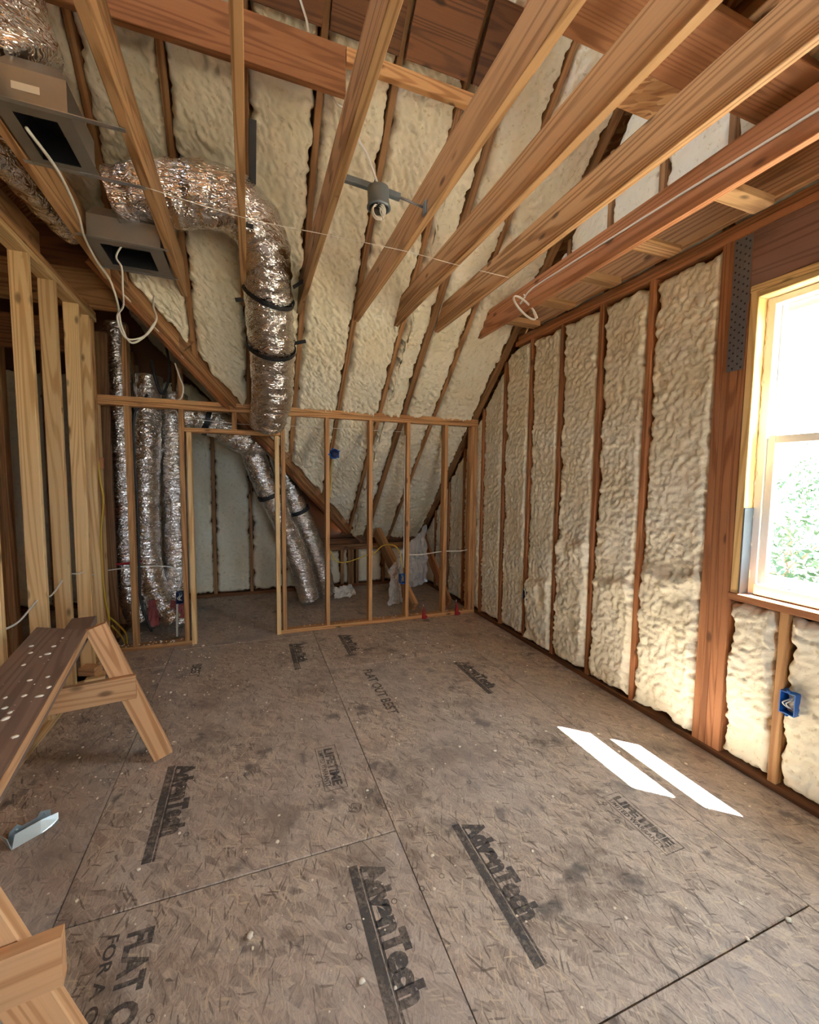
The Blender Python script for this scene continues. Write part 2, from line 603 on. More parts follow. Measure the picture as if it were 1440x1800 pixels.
# ------------------------------------------------------------------ floor
floor = struct('floor', 'weathered strand board subfloor strewn with white foam crumbs')
gap = .0022
cols = [(-3.4, -1.855, .3), (-1.855, -.635, 1.3), (-.635, .565, 1.62), (.565, 1.845, .81), (1.845, 2.56, .2)]
for ci, (x0, x1, ys) in enumerate(cols):
    edges = [ys+2.44*k for k in range(-2, 4)]
    edges = [-2.6]+[e for e in edges if -2.5 < e < 5.8]+[5.9]
    for y0, y1 in zip(edges[:-1], edges[1:]):
        box('floor_panel', x0+gap, x1-gap, y0+gap, y1-gap, -.022, 0, M['osb'], floor, axis='x')
box('joist_deck', -3.4, 2.56, -2.6, 5.9, -.06, -.0225, M['black_in'], floor, axis='x')


def stencil(text, x, y, size, bold=0., sx=1., parent=floor, width=None):
    """Print lying on the floor: reads towards -Y with its letter tops towards +X; x, y is the start of the base line."""
    cu = bpy.data.curves.new('print', 'FONT')
    cu.body = text
    cu.size = size
    cu.offset = bold
    cu.resolution_u = 3
    tmp = bpy.data.objects.new('print', cu)
    COL.objects.link(tmp)
    dg = bpy.context.evaluated_depsgraph_get()
    me0 = tmp.evaluated_get(dg).to_mesh()
    co = [v.co.copy() for v in me0.vertices]
    fs = [tuple(p.vertices) for p in me0.polygons]
    tmp.evaluated_get(dg).to_mesh_clear()
    bpy.data.objects.remove(tmp)
    w_ = max(c_.x for c_ in co)
    if width:
        sx = width/w_
    return [(x+c_.y, y-c_.x*sx, .0006) for c_ in co], fs


def quad(x0, x1, y0, y1, z=.0006):
    return [(x0, y0, z), (x1, y0, z), (x1, y1, z), (x0, y1, z)], [(0, 1, 2, 3)]


def ring(cx, cy_, ra, rb, n=20, z=.0006):
    v, f = [], []
    for i in range(n):
        a = 2*math.pi*i/n
        v += [(cx+ra*math.cos(a), cy_+ra*math.sin(a), z), (cx+rb*math.cos(a), cy_+rb*math.sin(a), z)]
        j = (i+1) % n
        f.append((2*i, 2*i+1, 2*j+1, 2*j))
    return v, f


def join(*geos):
    V_, F_ = [], []
    for v, f in geos:
        b = len(V_)
        V_ += v
        F_ += [tuple(i+b for i in q) for q in f]
    return V_, F_


def print_part(label, *geos):
    v, f = join(*geos)
    o = link('stencil_print', mesh_from('stencil_print', v, f, M['ink']), floor)
    o['label'] = label
    return o


def brand(x, y, tlen, blen, size=.098):
    # the word above a long bar; the bar carries a thin bare line
    print_part('worn dark stencilled word over a long bar',
               stencil('AdvanTech', x+.050, y-.02, size*1.12, .0082, width=tlen),
               quad(x, x+.034, y-blen, y), quad(x+.0375, x+.046, y-blen, y-.02))


brand(.335, 1.515, .47, .68)
brand(.80, 1.56, .43, .58)
brand(-.415, 2.40, .46, .60)
brand(.315, 3.89, .40, .56, .08)
brand(.775, 3.96, .40, .50, .08)
brand(1.55, 3.05, .46, .55, .085)


def life(x0, x1, y0, y1):
    w_ = x1-x0
    L = y1-y0
    t = .0035
    print_part('boxed stencilled warranty stamp',
               quad(x0, x0+t, y0, y1), quad(x1-t, x1, y0, y1), quad(x0, x1, y0, y0+t), quad(x0, x1, y1-t, y1),
               stencil('LIFETIME', x0+w_*.42, y1-L*.06, w_*.56, .0030, width=L*.86),
               stencil('LIMITED WARRANTY', x0+w_*.12, y1-L*.08, w_*.30, .0010, width=L*.84))


life(.318, .430, 1.945, 2.295)
life(1.548, 1.652, 1.13, 1.468)
print_part('large stencilled slogan letters', stencil('FLAT OUT BEST', -.392, 1.53, .104, .0045, width=.60))
print_part('small stencilled slogan letters', stencil('FOR A QUIET FLOOR', -.452, 1.54, .046, .0010, width=.62))
print_part('faint stencilled slogan letters', stencil('FLAT OUT BEST', .815, 3.16, .095, .0025, width=.68))
print_part('faint stencilled word', stencil('BEST', -.44, 3.70, .095, .0025, width=.24))
print_part('round ink stamp', ring(.43, 1.80, .030, .027), ring(.43, 1.80, .022, .020), stencil('NR', .421, 1.815, .026, .0006, width=.03))
print_part('small inked ring marks', *[ring(a, b, .011, .008, 12) for a, b in ((.30, 2.07), (.29, 2.00), (.29, 1.30), (.30, 1.2), (.46, 1.33), (.57, 1.34), (.66, 1.36), (1.5, 1.33), (1.53, 1.43), (-.28, 1.25), (.63, 1.62), (1.0, 1.77), (.72, 1.85), (-.27, 1.9))])

# ------------------------------------------------------------------ right wall
wr = struct('wall_right', 'stud wall filled with cream spray foam')
T = .14
plate_top = 2.745
studs_y = [2.03, 2.435, 2.84, 3.235, 3.645, 4.05, 4.46, 4.865, 5.27, 5.60]
def wr_top(y):
    return min(plate_top, roof_z(y)+.02)
for y in studs_y:
    if wr_top(y+.038) > .2:
        box('stud', WX, WX+T, y, y+.038, .038, wr_top(y+.03), M['post'], wr, axis='z')
for y in (1.475, 1.513, 1.551, 1.589):
    box('post_ply', WX, WX+T, y, y+.0375, .038, plate_top, M['post'], wr, axis='z')
box('cripple_stud', WX, WX+T, 1.205, 1.243, .038, .885, M['stud'], wr, axis='z')
box('cripple_stud', WX, WX+T, .80, .838, .038, .885, M['stud'], wr, axis='z')
for y in (-.1, -.5, -.9, -1.3, -1.7, -2.1, .3, .62):
    box('stud', WX, WX+T, y, y+.038, .038, plate_top, M['post'], wr, axis='z')
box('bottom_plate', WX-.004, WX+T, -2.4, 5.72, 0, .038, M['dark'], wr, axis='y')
box('top_plate', WX-.002, WX+T, -2.4, 3.50, plate_top, plate_top+.038, M['post'], wr, axis='y')
box('top_plate', WX+.002, WX+T, -2.4, 3.46, plate_top+.040, plate_top+.078, M['beam'], wr, axis='y')
box('rim_board', 2.325, 2.365, -2.3, 3.25, 2.83, 3.01, M['rafter'], wr, axis='y')
box('window_header', WX-.001, WX+T, .62, 1.474, 2.475, plate_top-.002, M['header'], wr, axis='y')
box('rough_sill', WX-.012, WX+T, .66, 1.474, .887, .925, M['post'], wr, axis='y')
for i, (y0, y1) in enumerate(zip([1.627]+[y+.038 for y in studs_y[:-1]], studs_y)):
    if y1 < 3.5:
        foam('foam_panel', wr, (WX+.004, 0, 0), (0, 1, 0), (0, 0, 1), (-1, 0, 0), y0, y1, .045, plate_top-.012, lift=(.98, .82, 1.02, .62, .9)[i % 5])
    elif roof_z(y1) > .25:
        foam('foam_panel', wr, (WX+.004, 0, 0), (0, 1, 0), (0, 0, 1), (-1, 0, 0), y0, y1, .045, (lambda u: np.minimum(plate_top-.012, roof_z(u)-.02)))
for y0, y1 in ((1.243, 1.474), (.838, 1.205), (.66, .80)):
    foam('foam_panel', wr, (WX+.004, 0, 0), (0, 1, 0), (0, 0, 1), (-1, 0, 0), y0, y1, .045, .88)
for y0, y1 in ((.34, .62), (-.06, .3), (-.46, -.1), (-.86, -.5), (-1.26, -.9), (-1.66, -1.3), (-2.06, -1.7)):
    foam('foam_panel', wr, (WX+.004, 0, 0), (0, 1, 0), (0, 0, 1), (-1, 0, 0), y0, y1, .045, plate_top-.012, res=.03)
# gable above the plates
gx = WX+.03
g_studs = [2.03, 2.435, 2.84, 3.20, 1.62, 1.2, .8, .3, -.2, -.7]
for y in g_studs:
    box('gable_stud', gx, gx+T, y, y+.038, plate_top+.08, (roof_z(y+.038) if y > RIDGE_Y else 5.8), M['rafter'], wr, axis='z')
gs = sorted(g_studs)
for y0, y1 in zip(gs[:-1], gs[1:]):
    if y1 > RIDGE_Y:
        foam('gable_foam_panel', wr, (gx+.004, 0, 0), (0, 1, 0), (0, 0, 1), (-1, 0, 0), y0+.038, y1, plate_top+.09, (lambda u: np.minimum(roof_z(u)-.03, 5.6)), res=.016)
# outer sheathing, with the window hole left open
X0, X1 = WX+T+.001, WX+T+.02
slab('outer_sheathing', [(X0, -2.42, -.1), (X0, .66, -.1), (X0, .66, 2.9), (X0, -2.42, 2.9)], .02, (1, 0, 0), M['sheath'], wr)
slab('outer_sheathing', [(X0, 1.475, -.1), (X0, 5.9, -.1), (X0, 5.9, .7), (X0, 3.6, 2.9), (X0, 1.475, 2.9)], .02, (1, 0, 0), M['sheath'], wr)
slab('outer_sheathing', [(X0, .66, -.1), (X0, 1.475, -.1), (X0, 1.475, .9), (X0, .66, .9)], .02, (1, 0, 0), M['sheath'], wr)
slab('outer_sheathing', [(X0, .66, 2.48), (X0, 1.475, 2.48), (X0, 1.475, 2.9), (X0, .66, 2.9)], .02, (1, 0, 0), M['sheath'], wr)
XG = gx+T+.001
slab('gable_sheathing', [(XG, -2.42, 2.82), (XG, 3.75, 2.82), (XG, .3, 6.16), (XG, -2.42, 3.75)], .02, (1, 0, 0), M['sheath'], wr)

# ------------------------------------------------------------------ window
win = struct('window_1', 'white double hung window looking onto bright trees')
WY0, WY1, WZ0, WZ1 = .70, 1.474, .925, 2.475
box('jamb_buck', WX-.002, WX+.085, 1.432, 1.472, WZ0, WZ1, M['jamb'], win, axis='z')
box('jamb_buck', WX-.002, WX+.085, WY0-.04, WY0, WZ0, WZ1, M['jamb'], win, axis='z')
box('head_buck', WX-.004, WX+.085, WY0-.04, 1.472, WZ1-.034, WZ1-.001, M['jamb'], win, axis='y')
box('head_buck', WX-.004, WX+.085, WY0-.04, 1.43, WZ1-.066, WZ1-.036, M['jamb'], win, axis='y')
fx0, fx1 = WX+.062, WX+.15
fy0, fy1, fz0, fz1 = WY0+.002, 1.428, WZ0+.004, WZ1-.068
box('frame_jamb', fx0, fx1, fy1-.038, fy1, fz0, fz1, M['vinyl'], win, axis='z')
box('frame_jamb', fx0, fx1, fy0, fy0+.038, fz0, fz1, M['vinyl'], win, axis='z')
box('frame_head', fx0, fx1, fy0+.038, fy1-.038, fz1-.035, fz1, M['vinyl'], win, axis='y')
box('frame_sill', fx0-.015, fx1, fy0+.038, fy1-.038, fz0, fz0+.055, M['vinyl'], win, axis='y')
def sash(x, z0, z1, y0, y1, wd):
    s_ = bpy.data.objects.new('sash', None); COL.objects.link(s_); s_.parent = win
    box('stile', x, x+.03, y1-wd, y1, z0, z1, M['vinyl'], s_, axis='z')
    box('stile', x, x+.03, y0, y0+wd, z0, z1, M['vinyl'], s_, axis='z')
    box('rail', x, x+.03, y0+wd, y1-wd, z0, z0+.05, M['vinyl'], s_, axis='y')
    box('rail', x, x+.03, y0+wd, y1-wd, z1-.042, z1, M['vinyl'], s_, axis='y')
    box('pane', x+.012, x+.017, y0+wd, y1-wd, z0+.05, z1-.042, M['glass'], s_, axis='z')
mid = 1.735
sash(fx0+.006, fz0+.057, mid, fy0+.040, fy1-.040, .036)
sash(fx0+.044, mid-.042, fz1-.037, fy0+.040, fy1-.040, .03)
# squeezed foam along the jamb
v_, f_ = tube_geo([(WX+.07, 1.428, z) for z in np.linspace(.95, 2.40, 16)], .008, 6, 8, wob=lambda L, a: .7*math.sin(L*61)*math.sin(L*23+a)+.3*math.sin(L*140))
link('foam_bead', mesh_from('foam_bead', v_, f_, M['crumb'], True), win)
box('flashing_wrap', WX-.006, WX+.062, 1.424, 1.4305, .926, 1.37, M['flash'], win, axis='z')

# ------------------------------------------------------------------ sloping ceiling, joists and beams
ce = struct('ceiling', 'exposed rafters and ceiling joists with spray foam between them')
raf_x = [-.76, -.38, .02, .415, .83, 1.245, 1.50, 1.84, 2.325]
U, V, N = (1, 0, 0), (0, -1, SL), (0, -SL, -1)
OO = (0, EAVE_Y, roof_z(EAVE_Y))
rv = lambda y: (EAVE_Y-y)*RN
def raf_low(x):
    return val_y(x) if x < 1.3 else EAVE_Y-.02
for x in raf_x:
    yl = raf_low(x)
    w_ = .055 if x == 1.50 else .038
    o_ = Vector((0, SL, 1)).normalized()*.07
    p0 = Vector((x, yl, roof_z(yl)))+o_
    p1 = Vector((x, RIDGE_Y, roof_z(RIDGE_Y)))+o_
    if x == 2.325:
        p0 += Vector((0, 0, 0)); w_ = .07
    bar('rafter', p0, p1, w_, .14, M['rafter'], ce, up=(0, SL, 1))
edges = [-1.16]+raf_x
for x0, x1 in zip(edges[:-1], edges[1:]):
    a, b = x0+(.0275 if x0 == 1.5 else .019), x1-(.0275 if x1 == 1.5 else .035 if x1 == 2.325 else .019)
    lo = (lambda u: rv(np.where(u < 1.3, np.minimum(val_y(u), EAVE_Y-.03), EAVE_Y-.03))+.07) if a < 1.3 else .07
    foam('foam_panel', ce, OO, U, V, N, a, b, lo, rv(.95), amp=.031, stretch=1.3, lap=.010)
# the last strip towards the ridge, out of the light
yd = val_y(-1.2)
deck = slab('roof_deck', [(-3.4, yd-2.2*1.02, roof_z(yd-2.2*1.02)), (1.2, 5.5, roof_z(5.5)), (1.2, 5.9, roof_z(5.9)), (2.62, 5.9, roof_z(5.9)), (2.62, RIDGE_Y, roof_z(RIDGE_Y)), (-3.4, RIDGE_Y, roof_z(RIDGE_Y))], .02, (0, SL, 1), M['deck'], ce)
for v in deck.data.vertices:
    v.co += Vector((0, SL, 1)).normalized()*.145
slab('roof_deck', [(-3.4, RIDGE_Y, 6.06), (2.62, RIDGE_Y, 6.06), (2.62, -2.7, 6.06-3*SL), (-3.4, -2.7, 6.06-3*SL)], .02, (0, -SL, 1), M['deck'], ce)
bar('ridge_cap', (-3.4, RIDGE_Y, 6.12), (2.62, RIDGE_Y, 6.12), .5, .06, M['sheath'], ce)
# blocking above the upper beam
def slope_block(x0, x1, y0, y1):
    o_ = Vector((0, SL, 1)).normalized()*-.032
    p0 = Vector((x0, (y0+y1)/2, roof_z((y0+y1)/2)))+o_
    p1 = Vector((x1, (y0+y1)/2, roof_z((y0+y1)/2)))+o_
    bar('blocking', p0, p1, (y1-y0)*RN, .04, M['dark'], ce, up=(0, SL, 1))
for x0, x1 in ((-.36, 0), (.04, .395), (.435, .81), (.85, 1.225), (1.265, 1.47)):
    slope_block(x0, x1, 2.17, 2.42)
box('purlin_beam', -1.9, .515, 2.38, 2.42, 3.515, 3.75, M['beam'], ce, axis='x')
box('purlin_beam', .52, 1.32, 2.38, 2.418, 3.672, 3.752, M['stud'], ce, axis='x')
for y0, y1 in ((1.235, 1.52), (.83, 1.115), (.54, .825), (.1, .385), (-.19, .095), (-.6, -.31), (-1.0, -.71)):
    box('overhead_plank', 1.02, 2.395, y0, y1, 3.27, 3.308, M['beam'], ce, axis='x')
for x in (1.10, 1.48, 1.86, 2.24):
    box('plank_bearer', x, x+.038, -1.0, 1.50, 3.309, 3.40, M['rafter'], ce, axis='y')
box('overhead_sheet', 1.0, 2.395, -1.2, 1.49, 3.402, 3.414, M['deck'], ce, axis='y')
box('overhead_sheet', 1.66, 1.95, 1.50, 1.73, 3.310, 3.322, M['deck'], ce, axis='x')
# joists
JH = .185
for x0, ye in ((-.85, 3.39), (-.42, 3.50), (-.028, 3.53), (.372, 3.52), (.825, 3.52), (1.162, 3.50), (1.535, 3.50), (1.962, 3.50)):
    # the far end is cut to the slope
    yb = min(ye, (6.17-2.77)/SL)
    yt = min(ye, (6.17-2.77-JH)/SL)
    z0, z1 = 2.77, 2.77+JH
    ys = -2.35
    L = yb-ys
    vs_ = []
    for xx in (x0, x0+.038):
        vs_ += [(xx, ys, z0), (xx, yb, z0), (xx, yt, z1), (xx, ys, z1)]
    c0 = Vector((x0+.019, ys+L/2, 2.77+JH/2))
    # local x runs along the joist
    lv = [((v[1]-c0.y), -(v[0]-c0.x), v[2]-c0.z) for v in vs_]
    me = mesh_from('joist', lv, [(0, 1, 2, 3), (7, 6, 5, 4), (0, 4, 5, 1), (1, 5, 6, 2), (2, 6, 7, 3), (3, 7, 4, 0)], M['joist'] if x0 < 1.9 else M['post'])
    import bmesh
    bm = bmesh.new(); bm.from_mesh(me); bmesh.ops.bevel(bm, geom=bm.edges[:], offset=.0025, segments=1, affect='EDGES'); bmesh.ops.recalc_face_normals(bm, faces=bm.faces); bm.to_mesh(me); bm.free()
    link('joist', me, ce, None, Matrix.Translation(c0) @ Matrix.Rotation(math.pi/2, 4, 'Z'))
bar('joist', (-1.2, -2.35, 2.90), (-1.2, 3.39, 2.90), .038, .185, M['rafter'], ce)
for y in (.5, .93, 1.415, 1.875, 2.29, 2.71, 3.13):
    box('lookout_block', 2.001, 2.324, y-.045, y+.045, 2.80, 2.84, M['joist'], ce, axis='x')
# cross beam at the end of the left joists
box('cross_beam', -3.0, -.95, 4.10, 4.14, 2.802, 3.09, M['rafter'], ce, axis='x')
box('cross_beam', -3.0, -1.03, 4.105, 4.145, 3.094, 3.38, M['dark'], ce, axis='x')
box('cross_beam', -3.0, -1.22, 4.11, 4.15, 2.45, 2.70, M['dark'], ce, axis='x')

# valley rafters
vd = Vector((2.1, 2.15, -2.15*SL)).normalized()
for off_, zo, mt in ((0, .0, M['rafter']), (-.05, -.02, M['beam'])):
    p0 = Vector((-.86+off_, 3.40-off_*.2, roof_z(3.40)+zo+.05))
    p1 = Vector((1.27+off_, 5.575, roof_z(5.575)+zo+.05))
    bar('valley_rafter', p0, p1, .042, .15, mt, ce)
# foam edge along the valley
v_, f_ = tube_geo([Vector((-.86, 3.45, roof_z(3.45)-.03)).lerp(Vector((.5, 4.86, roof_z(4.86)-.03)), t) for t in np.linspace(.05, 1, 22)], .012, 6, 5, wob=lambda L, a: .8*math.sin(L*37)*math.sin(L*13+a))
link('foam_bead', mesh_from('foam_bead', v_, f_, M['crumb'], True), ce)

# side gable roof beyond the valley: z depends on x only
sx_z = lambda x: 2.81-.986*(x+.8)
SN = math.hypot(1, .986)
val_x = lambda y: -.8+(y-3.45)/1.0238
ry = [3.78, 4.19, 4.60, 5.0, 5.40, 5.71]
for y in ry:
    xl = val_x(y)+.03
    o_ = Vector((.986, 0, 1)).normalized()*.07
    bar('side_rafter', Vector((xl, y, sx_z(xl)))+o_, Vector((-1.0, y, sx_z(-1.0)))+o_, .038, .14, M['rafter'], ce, up=(.986, 0, 1))
for y0, y1 in zip([3.5]+ry[:-1], ry):
    foam('foam_panel', ce, (1.3, 0, sx_z(1.3)), (0, 1, 0), (-1, 0, .986), (-.986, 0, -1), y0+.019, y1-.019, (lambda u: (1.3-val_x(u))*SN+.05), (1.3+1.0)*SN, res=.022)
dk = slab('roof_deck', [(1.36, 5.9, sx_z(1.36)), (-2.1, 5.9, sx_z(-2.1)), (-2.1, 2.1, sx_z(-2.1))], .02, (.986, 0, 1), M['deck'], ce)
for v in dk.data.vertices:
    v.co += Vector((.986, 0, 1)).normalized()*.145
slab('roof_deck', [(-1.9, 5.9, 4.15), (-1.9, .2, 4.15), (-3.5, .2, 3.2), (-3.5, 5.9, 3.2)], .02, (0, 0, 1), M['deck'], ce)

# ------------------------------------------------------------------ back wall
wb_ = struct('wall_back', 'far outer wall with spray foam between studs')
bw_x = [-2.85, -2.45, -2.04, -1.62, -1.22, -.80, -.405, .02, .43]
for x in bw_x:
    box('stud', x-.02, x+.02, EAVE_Y, EAVE_Y+.12, .038, min(2.9, sx_z(max(x, -.9))+.1), M['rafter'], wb_, axis='z')
for x0, x1 in zip(bw_x[:-1], bw_x[1:]):
    foam('foam_panel', wb_, (0, EAVE_Y+.004, 0), (1, 0, 0), (0, 0, 1), (0, -1, 0), x0+.02, x1-.02, .05, (lambda u: np.minimum(2.6, sx_z(u)-.03)), amp=.015, res=.014)
box('bottom_plate', -3.3, 2.36, EAVE_Y-.006, EAVE_Y+.12, 0, .038, M['dark'], wb_, axis='x')
box('eave_plate', .45, 2.36, EAVE_Y-.01, EAVE_Y+.12, .60, .675, M['dark'], wb_, axis='x')
box('eave_plate', .45, 2.36, EAVE_Y-.03, EAVE_Y+.12, .52, .596, M['rafter'], wb_, axis='x')
ew = [.62, 1.0, 1.19, 1.29, 1.335, 1.40, 1.78, 2.18]
for x in ew:
    box('eave_stud', x-.02, x+.02, EAVE_Y, EAVE_Y+.12, .038, .52, M['rafter'], wb_, axis='z')
for x0, x1 in zip([.43]+ew, ew+[2.36]):
    if x1-x0 > .1:
        foam('foam_panel', wb_, (0, EAVE_Y+.004, 0), (1, 0, 0), (0, 0, 1), (0, -1, 0), x0+.02, x1-.02, .05, .515, amp=.015, res=.016)
slab('outer_sheathing', [(-3.5, EAVE_Y+.125, -.1), (2.6, EAVE_Y+.125, -.1), (2.6, EAVE_Y+.125, 1.2), (1.4, EAVE_Y+.125, 1.2), (-2.1, EAVE_Y+.125, 4.4), (-3.5, EAVE_Y+.125, 3.2)], .02, (0, 1, 0), M['sheath'], wb_)

# ------------------------------------------------------------------ partition with the door opening
wm = struct('wall_middle', 'open stud partition with a framed doorway')
kz = 2.075
def kst(x0, x1, z0=.038, z1=kz, mat='stud', name='stud', y0=KY, y1=KY+.089):
    return box(name, x0, x1, y0, y1, z0, z1, M[mat], wm, axis='z')
kst(-1.21, -1.172); kst(-1.168, -1.13, mat='pale_stud')
kst(-.95, -.912)
kst(-.552, -.514); kst(-.496, -.458, z0=0, z1=1.882, mat='pale_stud', name='door_trimmer')
kst(.233, .271, z0=0, z1=1.882, mat='pale_stud', name='door_trimmer'); kst(.288, .326)
for x in (.72, 1.153, 1.555, 1.985):
    kst(x-.019, x+.019)
kst(2.285, 2.323); kst(2.326, 2.364)
kst(-.128, -.09, z0=1.922, z1=kz, name='cripple_stud')
box('door_header', -.512, .287, KY, KY+.089, 1.883, 1.921, M['stud'], wm, axis='x')
box('top_plate', -1.21, 2.364, KY-.001, KY+.089, kz, kz+.037, M['stud'], wm, axis='x')
box('top_plate', -1.21, 2.364, KY-.003, KY+.089, kz+.039, kz+.076, M['stud'], wm, axis='x')
box('bottom_plate', -1.21, -.497, KY, KY+.089, 0, .037, M['stud'], wm, axis='x')
box('bottom_plate', .272, 2.364, KY, KY+.089, 0, .037, M['stud'], wm, axis='x')
kst(-.95, -.912, z0=kz+.077, z1=2.72, name='upper_stud', mat='rafter')
kst(-.552, -.514, z0=kz+.077, z1=2.42, name='upper_stud', mat='rafter')
for x, z in ((-1.12, 1.60), (-1.12, 1.22)):
    box('nailer_block', x-.05, x+.02, KY-.03, KY-.002, z-.045, z+.045, M['post'], wm, axis='z')

# ------------------------------------------------------------------ left wall and the room beyond
wl = struct('wall_left', 'open wall of pale wide studs')
lx = -1.12
LT = .089
box('top_plate', lx-LT, lx+.002, -2.35, 4.19, 2.722, 2.760, M['pale_stud'], wl, axis='y')
box('top_plate', lx-LT, lx, -2.35, 4.19, 2.763, 2.80, M['stud'], wl, axis='y')
box('bottom_plate', lx-LT, lx, -2.35, 4.19, 0, .037, M['pale_stud'], wl, axis='y')
for y in (2.56, 3.045, 3.40, 3.785, 4.02):
    box('stud', lx-LT, lx, y, y+.038, .038, 2.721, M['pale_stud'], wl, axis='z')
box('stud', lx-LT, lx, 4.10, 4.138, .038, 2.721, M['stud'], wl, axis='z')
for y in (2.2, 1.8, 1.4, 1.0, .6, .2, -.2, -.6, -1.0, -1.4, -1.8):
    box('stud', lx-LT, lx, y, y+.038, .038, 2.721, M['pale_stud'], wl, axis='z')
for y in (4.44, 4.85, 5.26, 5.6):
    box('stud', lx-LT, lx, y, y+.038, .038, 2.721, M['rafter'], wl, axis='z')
box('bottom_plate', lx-LT, lx, 4.2, 5.74, 0, .037, M['dark'], wl, axis='y')
wo = struct('wall_outer', 'dim stud wall of the neighbouring room')
for y in (-2, -1.2, -.4, .4, 1.2, 2.0, 2.4, 2.8, 3.2, 3.6, 4.0, 4.4, 4.8, 5.2):
    box('stud', -3.15, -3.01, y, y+.038, .0, 3.0, M['rafter'], wo, axis='z')
for x, y in ((-1.75, 4.15), (-1.95, 4.2), (-2.15, 4.2), (-1.62, 3.72), (-2.35, 4.2)):
    box('inner_stud', x-.06, x+.02, y, y+.089, 0, 2.6, M['rafter'], wo, axis='z')
slab('outer_sheathing', [(-3.2, -2.6, -.1), (-3.2, 5.9, -.1), (-3.2, 5.9, 4.2), (-3.2, -2.6, 4.2)], .02, (-1, 0, 0), M['sheath'], wo)

# ------------------------------------------------------------------ wall behind the camera
wre = struct('wall_rear')
YB = -2.40
hx0, hx1, hz0, hz1 = 0., 1.0, .88, 2.22
for q in ([(-3.5, YB, -.1), (hx0, YB, -.1), (hx0, YB, 3.6), (-3.5, YB, 3.6)], [(hx1, YB, -.1), (2.6, YB, -.1), (2.6, YB, 3.6), (hx1, YB, 3.6)],
          [(hx0, YB, -.1), (hx1, YB, -.1), (hx1, YB, hz0), (hx0, YB, hz0)], [(hx0, YB, hz1), (hx1, YB, hz1), (hx1, YB, 3.6), (hx0, YB, 3.6)]):
    slab('sheathing', q, .02, (0, -1, 0), M['foam'], wre)
slab('added_sun_block', [(-3.5, YB-.02, 2.46), (2.7, YB-.02, 2.46), (2.7, YB-.85, 2.46), (-3.5, YB-.85, 2.46)], .05, (0, 0, 1), M['sheath'], wre)  # unseen slab added to keep direct sun out of the rear window
window2 = struct('window_2')
box('frame_post', .48, .52, YB-.02, YB+.02, hz0, hz1, M['vinyl'], window2, axis='z')
box('pane', hx0, .479, YB-.006, YB-.002, hz0, hz1, M['glass'], window2, axis='z')
box('pane', .521, hx1, YB-.006, YB-.002, hz0, hz1, M['glass'], window2, axis='z')

# ------------------------------------------------------------------ outdoors
grd = link('outdoor_ground', mesh_from('outdoor_ground', [(-60, -60, -3.4), (90, -60, -3.4), (90, 60, -3.4), (-60, 60, -3.4)], [(0, 1, 2, 3)], M['ground']))
grd['kind'] = 'structure'


def tree(loc, rx, rz, n, label, seed):
    rg = np.random.default_rng(seed)
    t = thing('broadleaf_tree', loc, label, 'tree', 'trees outside the window')
    X, Y, Z = loc
    v, f = tube_geo([(X, Y, Z), (X+.1, Y, Z+rz*.6), (X, Y+.1, Z+rz*1.3)], .16, 8, 6, radii=[.2, .14, .05])
    for k in range(5):
        a = k*1.3+seed
        z = Z+rz*(.5+.15*k)
        v2, f2 = tube_geo([(X, Y, z), (X+math.cos(a)*rx*.5, Y+math.sin(a)*rx*.5, z+.5), (X+math.cos(a)*rx*.8, Y+math.sin(a)*rx*.8, z+.8)], .04, 6, 4, radii=[.06, .03, .015])
        v, f = join((list(v), list(f)), (v2, f2))
    link('trunk', mesh_from('trunk', v, f, M['bark'], True), t)
    # leaves gathered in clumps
    cl = rg.normal(size=(26, 3)); cl /= np.linalg.norm(cl, axis=1)[:, None]
    cl *= rg.uniform(.45, 1., (26, 1))*np.array([rx, rx, rz*.75])
    cl += np.array([X, Y, Z+rz*1.25])
    pick = rg.integers(0, 26, n)
    pts = cl[pick]+rg.normal(size=(n, 3))*np.array([rx, rx, rz*.7])*.17
    a = rg.normal(size=(n, 3)); a /= np.linalg.norm(a, axis=1)[:, None]
    b = np.cross(a, rg.normal(size=(n, 3))); b /= np.linalg.norm(b, axis=1)[:, None]
    L = rg.uniform(.05, .10, (n, 1)); W = L*.42
    V4 = np.stack([pts-a*L, pts+b*W, pts+a*L, pts-b*W], 1).reshape(-1, 3)
    me = bpy.data.meshes.new('leaves')
    me.from_pydata(V4.tolist(), [], np.arange(4*n).reshape(n, 4).tolist())
    me.materials.append(M['leaf'])
    o = link('leaves', me, t)
    o['kind'] = 'stuff'


tree((8.6, 4.3, -3.4), 1.6, 1.9, 4200, 'low leafy green shrub tree filling the bottom of the window panes', 1)
tree((13.4, 6.9, -3.4), 1.9, 2.4, 2600, 'loose green tree behind the low one, beside the left sash', 5)
tree((18.6, 9.6, -3.4), 2.2, 2.85, 2000, 'sparse distant tree rising highest in the lower panes', 9)

# ------------------------------------------------------------------ sawhorse
SD = Vector((-.14, .9901, 0)); SB = Vector((.9901, .14, 0))
def sp(a, b, z):
    return SD*a+SB*b+Vector((0, 0, z))
sh = thing('sawhorse', sp(1.8, -.458, 0), 'wooden sawhorse with weathered plank top spotted with white foam drops', 'sawhorse')
bar('top_rail', sp(1.19, -.458, .706), sp(2.85, -.458, .706), .112, .042, M['grey_plank'], sh)
